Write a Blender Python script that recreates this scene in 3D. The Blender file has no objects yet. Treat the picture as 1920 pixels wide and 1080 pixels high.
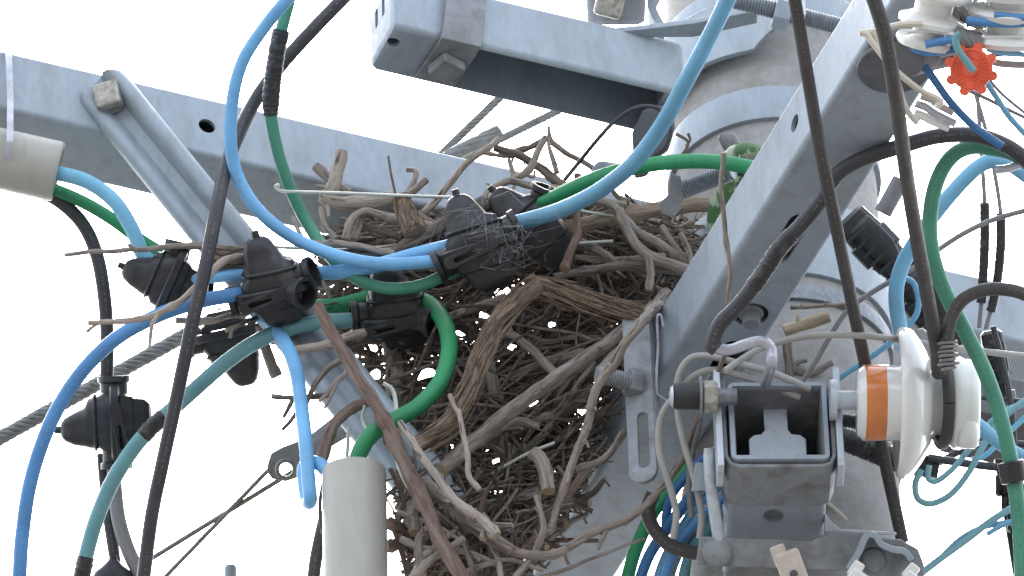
import bpy, bmesh, math, random
from mathutils import Vector as V, Matrix, noise
random.seed(7)
scene = bpy.context.scene
# ------------------------------------------------------------------ camera
ELEV, ROLL, DIST, SC = math.radians(40), 0.035, 9.5, 1950.0     # SC: photo pixels per metre at DIST
FOC = SC * DIST
CAM = V((0, 0, 1.6))
_d = V((0, math.cos(ELEV), math.sin(ELEV)))
_r0, _u0 = V((1, 0, 0)), V((0, -math.sin(ELEV), math.cos(ELEV)))
_r = _r0 * math.cos(ROLL) - _u0 * math.sin(ROLL)
_u = _r0 * math.sin(ROLL) + _u0 * math.cos(ROLL)
cd = bpy.data.cameras.new('camera'); cam = bpy.data.objects.new('camera', cd); scene.collection.objects.link(cam)
cd.sensor_width = 36.0; cd.lens = FOC / 1920 * 36; cd.clip_start = 0.1; cd.clip_end = 2000
m = Matrix((_r, _u, -_d)).transposed().to_4x4(); m.translation = CAM; cam.matrix_world = m
scene.camera = cam
# ------------------------------------------------------------------ sky, sun, exposure
SUN_EL, SUN_AZ = math.radians(55), math.radians(352)            # azimuth: compass-like, from +Y clockwise
world = bpy.data.worlds.new('World'); scene.world = world; world.use_nodes = True
wn = world.node_tree; wn.nodes.clear()
sky = wn.nodes.new('ShaderNodeTexSky'); sky.sky_type = 'NISHITA'; sky.sun_disc = False
sky.sun_elevation = SUN_EL; sky.sun_rotation = SUN_AZ; sky.dust_density = 4.0; sky.air_density = 1.0
hs = wn.nodes.new('ShaderNodeHueSaturation'); hs.inputs['Saturation'].default_value = 0.42
bg = wn.nodes.new('ShaderNodeBackground'); bg.inputs['Strength'].default_value = 0.15
wo = wn.nodes.new('ShaderNodeOutputWorld')
wn.links.new(sky.outputs[0], hs.inputs['Color']); wn.links.new(hs.outputs[0], bg.inputs[0]); wn.links.new(bg.outputs[0], wo.inputs[0])
sl = bpy.data.lights.new('sun', 'SUN'); sl.energy = 0.6; sl.angle = math.radians(40); sl.color = (1, 0.96, 0.9)
so = bpy.data.objects.new('sun', sl); scene.collection.objects.link(so); so.location = (-4, -6, 20)
sd = V((math.sin(SUN_AZ) * math.cos(SUN_EL), math.cos(SUN_AZ) * math.cos(SUN_EL), math.sin(SUN_EL)))
so.rotation_euler = (-sd).to_track_quat('-Z', 'Y').to_euler()
vs = scene.view_settings; vs.view_transform = 'Standard'; vs.look = 'None'; vs.gamma = 1.0; vs.use_curve_mapping = False
vs.exposure = 2.22
# ------------------------------------------------------------------ geometry helpers
PX = 1.0 / SC
def P(x, y, w=0.0):
    "the world point seen at photo pixel (x, y), w metres beyond the working distance"
    return CAM + (DIST + w) * (_d + (x - 960) / FOC * _r - (y - 540) / FOC * _u)
def proj(p):
    v = p - CAM; k = v.dot(_d); return 960 + FOC * v.dot(_r) / k, 540 - FOC * v.dot(_u) / k, k - DIST
def hit(x, y, q, n):
    v = P(x, y) - CAM; return CAM + v * ((q - CAM).dot(n) / v.dot(n))
R_, U_, T_ = _r.copy(), _u.copy(), -_d          # right, up, towards the lens
def cr(pts, n):
    "Catmull-Rom through pts (Vectors), n steps per span"
    out = []
    q = [pts[0] * 2 - pts[1]] + list(pts) + [pts[-1] * 2 - pts[-2]]
    for i in range(1, len(q) - 2):
        a, b, c, d = q[i - 1:i + 3]
        for k in range(n):
            t = k / n
            out.append(0.5 * (2 * b + (c - a) * t + (2 * a - 5 * b + 4 * c - d) * t * t + (3 * b - a - 3 * c + d) * t ** 3))
    out.append(pts[-1].copy()); return out
def perp(a):
    a = a.normalized(); b = V((0, 0, 1)) if abs(a.z) < 0.9 else V((1, 0, 0))
    u = a.cross(b).normalized(); return u, a.cross(u).normalized()

class MB:
    def __init__(s): s.v = []; s.f = []; s.mi = []; s.col = []; s.loc = []; s.par = []
    def face(s, f, mi=0): s.f.append(f); s.mi.append(mi)
    def tube(s, pts, rad, seg=10, capmi=0, flat=1.0, jit=0.0, side=None, tint=None):
        "sweep; rad a number or a list per point"
        n = len(pts); base = len(s.v)
        if not isinstance(rad, (list, tuple)): rad = [rad] * n
        t = (pts[1] - pts[0]).normalized(); arc = 0.0; ph = random.uniform(0, 5)
        if side is not None: u = (side - t * side.dot(t)).normalized()
        else: u = perp(t)[0]
        for i in range(n):
            t2 = (pts[min(i + 1, n - 1)] - pts[max(i - 1, 0)])
            t2 = t2.normalized() if t2.length > 1e-9 else t
            u = (u - t2 * u.dot(t2)); u = u.normalized() if u.length > 1e-6 else perp(t2)[0]
            w = t2.cross(u); t = t2
            if i: arc += (pts[i] - pts[i - 1]).length
            for k in range(seg):
                a = 2 * math.pi * k / seg; rr = rad[i] * (1 + (random.uniform(-jit, jit) if jit else 0))
                s.v.append(pts[i] + u * (math.cos(a) * rr) + w * (math.sin(a) * rr * flat))
                if tint is not None: s.col.append(tint)
                s.loc.append((math.cos(a) * rad[i] + ph, math.sin(a) * rad[i] + ph, arc * .16 + ph)); s.par.append((math.cos(a), math.sin(a), arc + ph))
        for i in range(n - 1):
            for k in range(seg):
                k2 = (k + 1) % seg; o = base + i * seg
                s.face((o + k, o + k2, o + seg + k2, o + seg + k))
        s.face(tuple(base + k for k in reversed(range(seg))), capmi)
        s.face(tuple(base + (n - 1) * seg + k for k in range(seg)), capmi)
        return s
    def lathe(s, o, ax, prof, seg=32, mis=None, u=None):
        "prof: [(t, r)] along ax from o; closed by caps where r > 0 at the ends"
        ax = ax.normalized()
        if u is None: u, w = perp(ax)
        else: u = (u - ax * u.dot(ax)).normalized(); w = ax.cross(u)
        base = len(s.v)
        for (t, r) in prof:
            for k in range(seg):
                a = 2 * math.pi * k / seg
                s.v.append(o + ax * t + u * (math.cos(a) * r) + w * (math.sin(a) * r))
        for i in range(len(prof) - 1):
            for k in range(seg):
                k2 = (k + 1) % seg; b = base + i * seg
                s.face((b + k, b + k2, b + seg + k2, b + seg + k), mis[i] if mis else 0)
        s.face(tuple(base + k for k in reversed(range(seg)))); s.face(tuple(base + (len(prof) - 1) * seg + k for k in range(seg)))
        return s
    def box(s, c, a, b, d):
        "centre and three half vectors"
        if a.cross(b).dot(d) < 0: d = -d
        o = len(s.v)
        for k in ((-1, -1, -1), (1, -1, -1), (1, 1, -1), (-1, 1, -1), (-1, -1, 1), (1, -1, 1), (1, 1, 1), (-1, 1, 1)):
            s.v.append(c + a * k[0] + b * k[1] + d * k[2])
        for f in ((3, 2, 1, 0), (4, 5, 6, 7), (0, 1, 5, 4), (1, 2, 6, 5), (2, 3, 7, 6), (3, 0, 4, 7)): s.face(tuple(o + i for i in f))
        return s
    def prism(s, pts, off):
        "polygon of world points extruded by the vector off"
        n = len(pts); o = len(s.v); nn = V((0, 0, 0))
        for i in range(n): nn += pts[i].cross(pts[(i + 1) % n])
        if nn.dot(off) < 0: pts = pts[::-1]
        s.v += [p.copy() for p in pts] + [p + off for p in pts]
        s.face(tuple(o + i for i in reversed(range(n)))); s.face(tuple(o + n + i for i in range(n)))
        for i in range(n):
            j = (i + 1) % n; s.face((o + i, o + j, o + n + j, o + n + i))
        return s
    def ribbon(s, path, wid, nrm_hint, th):
        "flat strip swept along path: wid is the half-width vector, th its thickness"
        n = len(path); o = len(s.v)
        for i in range(n):
            t = (path[min(i + 1, n - 1)] - path[max(i - 1, 0)]).normalized()
            nr = t.cross(wid).normalized()
            for a, b in ((-1, -1), (1, -1), (1, 1), (-1, 1)): s.v.append(path[i] + wid * a + nr * (th / 2 * b))
        for i in range(n - 1):
            for k in range(4):
                k2 = (k + 1) % 4; b = o + 4 * i; s.face((b + k, b + k2, b + 4 + k2, b + 4 + k))
        s.face((o + 3, o + 2, o + 1, o)); s.face(tuple(o + 4 * (n - 1) + k for k in range(4)))
        return s
    def loft(s, c, ux, uy, uz, secs, ex=3.0, seg=24):
        "superellipse sections (y, hx, hz[, cx, cz]) stacked along uy"
        o = len(s.v)
        for q in secs:
            y, hx, hz = q[:3]; cx = q[3] if len(q) > 3 else 0; cz = q[4] if len(q) > 4 else 0
            for k in range(seg):
                a = 2 * math.pi * k / seg; ca, sa = math.cos(a), math.sin(a)
                e = ex if min(hx, hz) > 12 else 2
                x = math.copysign(abs(ca) ** (2 / e), ca) * hx + cx; z = math.copysign(abs(sa) ** (2 / e), sa) * hz + cz
                s.v.append(c + ux * (x * PX) + uy * (y * PX) + uz * (z * PX))
        for i in range(len(secs) - 1):
            for k in range(seg):
                k2 = (k + 1) % seg; b = o + i * seg; s.face((b + k2, b + k, b + seg + k, b + seg + k2))
        s.face(tuple(o + k for k in range(seg))); s.face(tuple(o + (len(secs) - 1) * seg + k for k in reversed(range(seg))))
        return s
    def mesh(s, name, loc=V((0, 0, 0))):
        me = bpy.data.meshes.new(name); me.from_pydata([v - loc for v in s.v], [], s.f)
        me.polygons.foreach_set('material_index', s.mi); return me

def finish(me, smooth):
    bm = bmesh.new(); bm.from_mesh(me); bmesh.ops.recalc_face_normals(bm, faces=bm.faces); bm.to_mesh(me); bm.free()
    if smooth:
        me.polygons.foreach_set('use_smooth', [True] * len(me.polygons)); me.set_sharp_from_angle(angle=math.radians(smooth))
    me.update()
def boolean(me, cutters):
    "cut the cutter solids out of the mesh for good"
    o = bpy.data.objects.new('work', me); scene.collection.objects.link(o); tmp = []
    for c in cutters:
        cm = c.mesh('work_cut'); finish(cm, 0); co = bpy.data.objects.new('work_cut', cm); scene.collection.objects.link(co); tmp.append(co)
        md = o.modifiers.new('b', 'BOOLEAN'); md.operation = 'DIFFERENCE'; md.object = co; md.solver = 'EXACT'
    dg = bpy.context.evaluated_depsgraph_get(); dg.update()
    new = bpy.data.meshes.new_from_object(o.evaluated_get(dg))
    for t in tmp + [o]: bpy.data.objects.remove(t, do_unlink=True)
    return new
def empty(name, loc, label, cat, group=None):
    o = bpy.data.objects.new(name, None); scene.collection.objects.link(o); o.location = loc; o.empty_display_size = 0.02
    o['label'] = label; o['category'] = cat
    if group: o['group'] = group
    return o
def put(name, mb, mat, parent=None, label=None, cat=None, group=None, smooth=35, bevel=0.0, cut=None, kind=None, loc=None, root=None, wn=False):
    """one mesh object. parent: thing or part; root: the thing's location when parent is a part"""
    if parent is not None: base = root if root is not None else parent.location.copy()
    else: base = loc if loc is not None else sum(mb.v, V((0, 0, 0))) / len(mb.v)
    me = mb.mesh(name)
    finish(me, 0)
    if cut: me = boolean(me, cut)
    me.name = name
    me.transform(Matrix.Translation(-base)); finish(me, smooth)
    mats = mat if isinstance(mat, (list, tuple)) else [mat]
    if cut: me.materials.clear()
    for k in mats: me.materials.append(k)
    if mb.col and len(mb.col) == len(me.vertices):
        at = me.color_attributes.new('tint', 'FLOAT_COLOR', 'POINT')
        at.data.foreach_set('color', [c for t in mb.col for c in (t, t, t, 1.0)])
    if mb.loc and len(mb.loc) == len(me.vertices):
        at = me.attributes.new('grain', 'FLOAT_VECTOR', 'POINT'); at.data.foreach_set('vector', [c for t in mb.loc for c in t])
    if mb.par and len(mb.par) == len(me.vertices) and parent is None or name == 'cable_sheath':
        at = me.attributes.new('along', 'FLOAT_VECTOR', 'POINT'); at.data.foreach_set('vector', [c for t in mb.par for c in t])
    o = bpy.data.objects.new(name, me); scene.collection.objects.link(o)
    if parent is not None: o.parent = parent
    else: o.location = base
    if bevel:
        md = o.modifiers.new('bevel', 'BEVEL'); md.width = bevel; md.segments = 2; md.limit_method = 'ANGLE'; md.angle_limit = math.radians(40)
        md.harden_normals = True
    if wn:
        md = o.modifiers.new('normals', 'WEIGHTED_NORMAL'); md.mode = 'FACE_AREA'; md.weight = 100; md.keep_sharp = True
    if label: o['label'] = label
    if cat: o['category'] = cat
    if group: o['group'] = group
    if kind: o['kind'] = kind
    return o
# ------------------------------------------------------------------ materials
def mat(name, col, rough=0.5, metal=0.0, var=0.12, scale=60, bump=0.0, bscale=300, dirt=None, dscale=25, dlo=0.55, dhi=0.75, spec=0.5, coat=0.0, perobj=0.0, streak=None, tint=False, rvar=0.1, grain=False, prints=None):
    M = bpy.data.materials.new(name); M.use_nodes = True; t = M.node_tree; N, L = t.nodes, t.links
    b = N['Principled BSDF']; b.inputs['Roughness'].default_value = rough; b.inputs['Metallic'].default_value = metal
    b.inputs['Specular IOR Level'].default_value = spec; b.inputs['Coat Weight'].default_value = coat
    tc = N.new('ShaderNodeTexCoord'); src = tc.outputs['Object']
    if grain:
        ga = N.new('ShaderNodeAttribute'); ga.attribute_name = 'grain'; src = ga.outputs['Vector']
    if streak:
        mp = N.new('ShaderNodeMapping'); mp.inputs['Scale'].default_value = streak; L.new(src, mp.inputs['Vector']); src2 = mp.outputs[0]
    else: src2 = src
    def nz(sc, det, s):
        q = N.new('ShaderNodeTexNoise'); q.inputs['Scale'].default_value = sc; q.inputs['Detail'].default_value = det; L.new(s, q.inputs['Vector']); return q
    n1 = nz(scale, 6, src2)
    mr = N.new('ShaderNodeMapRange'); mr.inputs['From Min'].default_value = 0.3; mr.inputs['From Max'].default_value = 0.7
    mr.inputs['To Min'].default_value = 1 - var; mr.inputs['To Max'].default_value = 1 + var; L.new(n1.outputs[0], mr.inputs[0])
    mul = N.new('ShaderNodeMix'); mul.data_type = 'RGBA'; mul.blend_type = 'MULTIPLY'; mul.inputs[0].default_value = 1
    mul.inputs[6].default_value = (*col, 1); L.new(mr.outputs[0], mul.inputs[7]); out = mul.outputs[2]
    if perobj or tint:
        m2 = N.new('ShaderNodeMix'); m2.data_type = 'RGBA'; m2.blend_type = 'MULTIPLY'; m2.inputs[0].default_value = 1
        r2 = N.new('ShaderNodeMapRange'); r2.inputs['To Min'].default_value = 1 - (perobj or .45); r2.inputs['To Max'].default_value = 1 + (perobj or .45)
        if tint:
            at = N.new('ShaderNodeAttribute'); at.attribute_name = 'tint'; L.new(at.outputs['Fac'], r2.inputs[0])
        else:
            oi = N.new('ShaderNodeObjectInfo'); L.new(oi.outputs['Random'], r2.inputs[0])
        L.new(out, m2.inputs[6]); L.new(r2.outputs[0], m2.inputs[7]); out = m2.outputs[2]
    if dirt:
        n2 = nz(dscale, 8, src2); r3 = N.new('ShaderNodeMapRange'); r3.inputs['From Min'].default_value = dlo; r3.inputs['From Max'].default_value = dhi
        L.new(n2.outputs[0], r3.inputs[0])
        m3 = N.new('ShaderNodeMix'); m3.data_type = 'RGBA'; m3.inputs[7].default_value = (*dirt, 1); L.new(r3.outputs[0], m3.inputs[0]); L.new(out, m3.inputs[6]); out = m3.outputs[2]
    if prints:
        pa = N.new('ShaderNodeAttribute'); pa.attribute_name = 'along'; sx_ = N.new('ShaderNodeSeparateXYZ'); L.new(pa.outputs['Vector'], sx_.inputs[0])
        def math_(op, a, v):
            q = N.new('ShaderNodeMath'); q.operation = op; L.new(a, q.inputs[0])
            if isinstance(v, float): q.inputs[1].default_value = v
            else: L.new(v, q.inputs[1])
            return q.outputs[0]
        def n1d(sc):
            q = N.new('ShaderNodeTexNoise'); q.noise_dimensions = '1D'; q.inputs['Scale'].default_value = sc; q.inputs['Detail'].default_value = 1; L.new(sx_.outputs[2], q.inputs['W']); return q.outputs[0]
        k = math_('MULTIPLY', math_('GREATER_THAN', sx_.outputs[0], 0.975), math_('GREATER_THAN', n1d(330.0), 0.52))
        k = math_('MULTIPLY', k, math_('GREATER_THAN', n1d(14.0), 0.46)); k = math_('MULTIPLY', k, 0.2)
        m4 = N.new('ShaderNodeMix'); m4.data_type = 'RGBA'; m4.inputs[7].default_value = (*prints, 1); L.new(k, m4.inputs[0]); L.new(out, m4.inputs[6]); out = m4.outputs[2]
    L.new(out, b.inputs['Base Color'])
    rr = N.new('ShaderNodeMapRange'); rr.inputs['From Min'].default_value = 0.3; rr.inputs['From Max'].default_value = 0.7
    rr.inputs['To Min'].default_value = max(0.03, rough - rvar); rr.inputs['To Max'].default_value = min(1, rough + rvar)
    n4 = nz(scale * 2.3, 4, src2); L.new(n4.outputs[0], rr.inputs[0]); L.new(rr.outputs[0], b.inputs['Roughness'])
    if bump:
        n3 = nz(bscale, 6, src2); bp = N.new('ShaderNodeBump'); bp.inputs['Strength'].default_value = bump; bp.inputs['Distance'].default_value = 0.002
        L.new(n3.outputs[0], bp.inputs['Height']); L.new(bp.outputs[0], b.inputs['Normal'])
    return M
GALV = mat('galvanised_steel', (0.335, 0.385, 0.43), 0.55, 0.2, 0.07, 160, 0.06, 500, dirt=(0.25, 0.265, 0.275), dscale=48, dlo=.48, dhi=.9, streak=(1, 1, .35))
GALV2 = mat('galvanised_steel_weathered', (0.25, 0.265, 0.28), 0.58, 0.2, 0.16, 70, 0.12, 350, dirt=(0.15, 0.14, 0.132), dscale=40, dlo=.48, dhi=.75)
BRIGHT = mat('bright_galvanised_steel', (0.55, 0.60, 0.65), 0.45, 0.3, 0.08, 60, 0.05, 400, dirt=(0.38, 0.39, 0.40), dscale=60)
BOLT = mat('weathered_bolt_steel', (0.42, 0.40, 0.35), 0.5, 0.4, 0.25, 180, 0.15, 600, dirt=(0.2, 0.17, 0.13), dscale=120)
THREAD = mat('threaded_rod_steel', (0.22, 0.24, 0.26), 0.5, 0.5, 0.2, 200)
CONC = mat('spun_concrete', (0.345, 0.34, 0.33), 0.85, 0, 0.10, 140, 0.4, 700, dirt=(0.27, 0.25, 0.22), dscale=45, dlo=.48, dhi=.85, spec=.25)
def cable(n, c, r=0.46, dirt=None): return mat(n, c, r, 0, 0.17, 22, 0.05, 250, prints=tuple(min(.75, x * .5 + .28) for x in c), dirt=dirt or tuple(x * 0.6 + 0.03 for x in c), dscale=150, dlo=.62, dhi=.82, spec=.4)
BLUE = cable('sky_blue_pvc', (0.17, 0.43, 0.72)); BLUE2 = cable('deep_blue_pvc', (0.085, 0.25, 0.52)); PALEBLUE = cable('pale_blue_pvc', (0.20, 0.50, 0.70))
CYAN = cable('weathered_cyan_pvc', (0.16, 0.39, 0.56))
TEAL = cable('faded_teal_pvc', (0.14, 0.32, 0.34)); GREEN = cable('green_pvc', (0.028, 0.25, 0.10)); SEA = cable('sea_green_pvc', (0.065, 0.255, 0.17))
BLACK = cable('black_cable_pvc', (0.048, 0.047, 0.052), 0.45, dirt=(0.09, 0.09, 0.09)); DGREY = cable('dark_grey_rubber', (0.065, 0.06, 0.058), 0.6)
GREYW = cable('grey_beige_pvc', (0.36, 0.35, 0.33), 0.5); MIDGREY = cable('mid_grey_pvc', (0.22, 0.21, 0.21), 0.5); CREAM = cable('cream_pvc', (0.62, 0.56, 0.47), 0.5)
PTEAL = cable('pale_teal_pvc', (0.21, 0.42, 0.47)); ROYAL = cable('royal_blue_pvc', (0.035, 0.14, 0.32)); WIRE = mat('pale_green_wire', (0.52, 0.56, 0.50), .4, .2)
TAPE = mat('black_vinyl_tape', (0.025, 0.024, 0.025), 0.35, 0, 0.3, 120, 0.3, 220, dirt=(0.09, 0.085, 0.08), dscale=90)
COVER = mat('black_polyethylene_cover', (0.019, 0.019, 0.021), 0.42, 0, 0.25, 90, 0.06, 300, dirt=(0.07, 0.068, 0.066), dscale=60, dlo=.52, dhi=.85)
PIPE = mat('grey_pvc_conduit', (0.40, 0.395, 0.35), 0.45, 0, 0.08, 60, 0.03, 300, dirt=(0.27, 0.26, 0.22), dscale=60, dlo=.55, dhi=.85, streak=(1, 1, .2))
STRAND = mat('zinc_strand', (0.19, 0.20, 0.20), 0.5, 0.4, 0.25, 120, dirt=(0.20, 0.185, 0.13), dscale=50)
PORC = mat('white_porcelain', (0.80, 0.80, 0.77), 0.09, 0, 0.03, 20, dirt=(0.5, 0.48, 0.44), dscale=30, dlo=.66, dhi=.9, coat=.4, rvar=.05)
ORANGE = mat('orange_glaze', (0.68, 0.22, 0.06), 0.2, 0, 0.12, 60, coat=.3, rvar=.05)
REDO = mat('red_orange_plastic', (0.78, 0.12, 0.055), 0.5, 0, 0.2, 90, 0.1, 300)
BARK = mat('grey_brown_bark', (0.22, 0.186, 0.158), 0.9, 0, 0.4, 300, 1.0, 700, dirt=(0.30, 0.275, 0.25), dscale=150, dlo=.48, dhi=.68, spec=.15, perobj=.45, grain=True)
BARKP = mat('pale_bleached_bark', (0.33, 0.285, 0.245), 0.9, 0, 0.3, 260, 0.9, 600, dirt=(0.10, 0.083, 0.072), dscale=260, dlo=.56, dhi=.68, spec=.15, perobj=.22, grain=True)
BARKR = mat('reddish_bark', (0.175, 0.122, 0.10), 0.85, 0, 0.4, 260, 0.9, 600, dirt=(0.24, 0.20, 0.17), dscale=120, dlo=.48, dhi=.7, spec=.15, grain=True)
FIBRE = mat('shaggy_fibrous_bark', (0.245, 0.185, 0.135), 0.95, 0, 0.5, 500, 1.0, 900, dirt=(0.10, 0.078, 0.062), dscale=260, dlo=.45, dhi=.65, spec=.1, grain=True)
CUTW = mat('cut_wood', (0.34, 0.25, 0.17), 0.85, 0, 0.25, 400, 0.5, 700)
TWIG = mat('fine_twig_bark', (0.155, 0.13, 0.11), 0.9, 0, 0.3, 200, 0.5, 500, spec=.15, tint=True)
LEAF = mat('pale_striped_leaf', (0.36, 0.42, 0.30), 0.5, 0, 0.3, 60, 0.2, 200, dirt=(0.05, 0.13, 0.04), dscale=70, dlo=.46, dhi=.54, streak=(1, 1, .25))
WEB = mat('cobweb_silk', (0.4, 0.4, 0.4), 0.6); RUBBER = mat('black_rubber_cap', (0.03, 0.03, 0.03), 0.6); SILV = mat('silvery_lug', (0.5, 0.51, 0.56), 0.35, 0.5, 0.2, 80)
BEIGE = mat('beige_plastic', (0.55, 0.49, 0.42), .5); INNER = mat('shaded_tube_inside', (0.2, 0.205, 0.21), .7, .1, .25, 80); SHADE = mat('dull_dark_steel', (0.12, 0.128, 0.138), .6, .2, .2, 60, .1, 400); DARKIN = mat('dirty_steel_pipe_shade', (0.11, 0.115, 0.12), .7, .2)  # INNER: shade of the tube interior put into the colour
GROUND = mat('asphalt_ground', (0.10, 0.098, 0.095), 0.9, 0, 0.2, 3)
# ------------------------------------------------------------------ setting
g = MB(); g.v = [V((-600, -600, 0)), V((600, -600, 0)), V((600, 600, 0)), V((-600, 600, 0))]; g.face((0, 1, 2, 3))
put('ground', g, GROUND, kind='structure', label='asphalt ground far below the pole', loc=V((0, 0, 0)), smooth=0)
# ------------------------------------------------------------------ pole and its bands
POLE = P(1463, 540, 0); PR = 0.1
UP = V((0, 0, 1)); XA = V((0.9245, 0.381, 0)); NA = V((-0.381, 0.9245, 0)); XB = V((-0.3846, 0.923, 0)); MB_ = V((-0.923, -0.3846, 0))
YC = V((-.05, .9987, 0)); XC = V((.9987, .05, 0)); HC = .0455
pole = empty('utility_pole', V((POLE.x, POLE.y, 0)), 'round weathered concrete utility pole behind the steel arms', 'pole')
p0 = V((POLE.x, POLE.y, 0))
put('shaft', MB().lathe(p0, UP, [(-.5, .155), (0, .15), (POLE.z, PR), (POLE.z + 1.4, .088), (POLE.z + 1.41, .08)], 64), CONC, pole, smooth=40)
for q, (z, rr) in enumerate(((.30, .0016), (-.245, .0016))):
    put('tie_wire', MB().tube([V((POLE.x + math.cos(a) * (PR + .0015 - z * .008), POLE.y + math.sin(a) * (PR + .0015 - z * .008), POLE.z + z + .012 * math.cos(a))) for a in [i * math.pi / 30 for i in range(61)]], rr, 6), CREAM, pole)
def band(z0, z1, label, th=.0026, gap=.001, m=GALV):
    r = PR + gap
    put('pole_band', MB().lathe(V((POLE.x, POLE.y, POLE.z)), UP, [(z0, r), (z0, r + th), (z0 + .0015, r + th + .0004), (z1 - .0015, r + th + .0004), (z1, r + th), (z1, r)], 96), m, None, label, 'pole band', 'steel bands around the pole', smooth=30)
band(.128, .168, 'curved steel band round the pole between the upper arm and long diagonal arm')
band(-.068, .028, 'wide steel band low on the pole beside the black junction cover', .004)
band(.262, .30, 'uppermost steel band round the pole above the bracket plate', .005, .002)
band(-.10, -.082, 'thin dark strap round the pole below the wide steel band', .003, .002, THREAD)
# ------------------------------------------------------------------ crossarms
def rbox(c, ax, sx, sz, hx, hz, t0, t1, r, er):
    "bar of rounded rectangular section from t0 to t1 along ax, its end edges rounded by er"
    mb = MB(); n = 5; st = [(t0, er), (t0 + er * .3, er * .3), (t0 + er, 0), (t1 - er, 0), (t1 - er * .3, er * .3), (t1, er)]
    m_ = 0
    for (t, ins) in st:
        row = []
        for (qx, qz, a0) in ((1, 1, 0), (-1, 1, 90), (-1, -1, 180), (1, -1, 270)):
            for k in range(n):
                a = math.radians(a0 + 90 * k / (n - 1))
                row.append(c + ax * t + sx * (qx * (hx - r - ins) + math.cos(a) * r) + sz * (qz * (hz - r - ins) + math.sin(a) * r))
        m_ = len(row); mb.v += row
    for i in range(len(st) - 1):
        for k in range(m_): k2 = (k + 1) % m_; b = i * m_; mb.face((b + k, b + k2, b + m_ + k2, b + m_ + k))
    mb.face(tuple(range(m_))); mb.face(tuple((len(st) - 1) * m_ + k for k in range(m_)))
    return mb
def boxarm(name, label, centre, ax, side, half, t0, t1, wall, mat_, cut=(), bevel=.0062, hollow=True, root_t=0.0, endr=.0015):
    "square steel tube along ax; side: horizontal normal"
    root = empty(name, centre + ax * root_t - UP * half, label, 'crossarm', 'square steel crossarms on the pole')
    mid = centre + ax * ((t0 + t1) / 2)
    b = rbox(centre, ax, side, UP, half, half, t0, t1, bevel, endr)
    cs = list(cut)
    if hollow: cs.insert(0, MB().box(mid, ax * ((t1 - t0) / 2 + (.01 if hollow == 'open' else -.004)), side * (half - wall), UP * (half - wall)))
    put('steel_tube', b, mat_, root, cut=cs, smooth=32, wn=True)
    return root
H = .0375
CA = POLE + NA * (PR + H) + UP * .13065
QA = CA - NA * H                                             # a point on arm A's front face
def cyl(c, ax, r, hl, seg=24): return MB().lathe(c - ax * hl, ax, [(0, r), (2 * hl, r)], seg)
hA = hit(388, 236, QA, NA)
armA = boxarm('crossarm', 'long pale blue-grey steel crossarm running behind the nest from left edge', CA, XA, NA, H, -.80, .42, .004, GALV,
              [cyl(hA, NA, .0085, .02), cyl(hit(1040, 395, QA, NA), NA, .0085, .02)], root_t=-.5)
CB = POLE + MB_ * (PR + H) - UP * .1967
QBs = CB + MB_ * H; QBu = CB - UP * H
def slot(c, ax, half, r, nrm, dep):
    s_ = ax.cross(nrm).normalized(); pts = []
    for k in range(9):
        a = -math.pi / 2 + math.pi * k / 8; pts.append(c + ax * (half + math.cos(a) * r) + s_ * (math.sin(a) * r))
    for k in range(9):
        a = math.pi / 2 + math.pi * k / 8; pts.append(c + ax * (-half + math.cos(a) * r) + s_ * (math.sin(a) * r))
    return MB().prism([p - nrm * dep for p in pts], nrm * (2 * dep))
armB = boxarm('crossarm', 'steel crossarm slanting from upper right down past the right side of nest', CB, XB, MB_, H, -.86, .50, .004, GALV,
              [cyl(hit(1490, 231, QBs, MB_), MB_, .0085, .02), cyl(hit(1090, 887, QBs, MB_), MB_, .0085, .02), cyl(hit(1043, 964, QBs, MB_), MB_, .0085, .02),
               cyl(hit(1408, 590, QBu, UP), UP, .0165, .02, 32), slot(hit(1480, 448, QBu, UP), XB, .026, .0105, UP, .02), slot(hit(1366, 672, QBu, UP), XB, .014, .0125, UP, .02)], root_t=-.2)
hb = hit(1408, 590, QBu, UP)
put('mounting_stud', MB().lathe(hb - UP * .012, UP, [(0, .0075), (.001, .0085), (.012, .0085), (.0125, .012), (.05, .012)], 20), GALV2, armB, smooth=40)
HD = .034
CD = POLE + NA * -.125 + UP * .1040
QDs = CD - NA * HD; QDu = CD - UP * HD
tl = [(hit(x, y, QDu, UP) - CD).dot(XA) for x, y in ((720, 100), (880, 90), (1226, 210))]
tL = (hit(738, 37, QDs, NA) - CD).dot(XA)
tR = (hit(1288, 160, QDs, NA) - CD).dot(XA)
armD = boxarm('crossarm', 'upper steel crossarm with open dark underside and rounded end left of the pole', CD, XA, NA, HD, tL, tR, .004, GALV,
              [MB().box(CD + XA * ((tl[1] + tl[2]) / 2) - UP * HD, XA * ((tl[2] - tl[1]) / 2), NA * (HD - .005), UP * .012),
               cyl(hit(738, 80, QDu, UP), UP, .006, .02), slot(CD + XA * tL + UP * .012 - NA * .008, UP, .008, .0035, XA, .02), slot(CD + XA * tL + UP * .012 + NA * .010, UP, .008, .0035, XA, .02)], bevel=.007, endr=.007, root_t=-.3)
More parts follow.
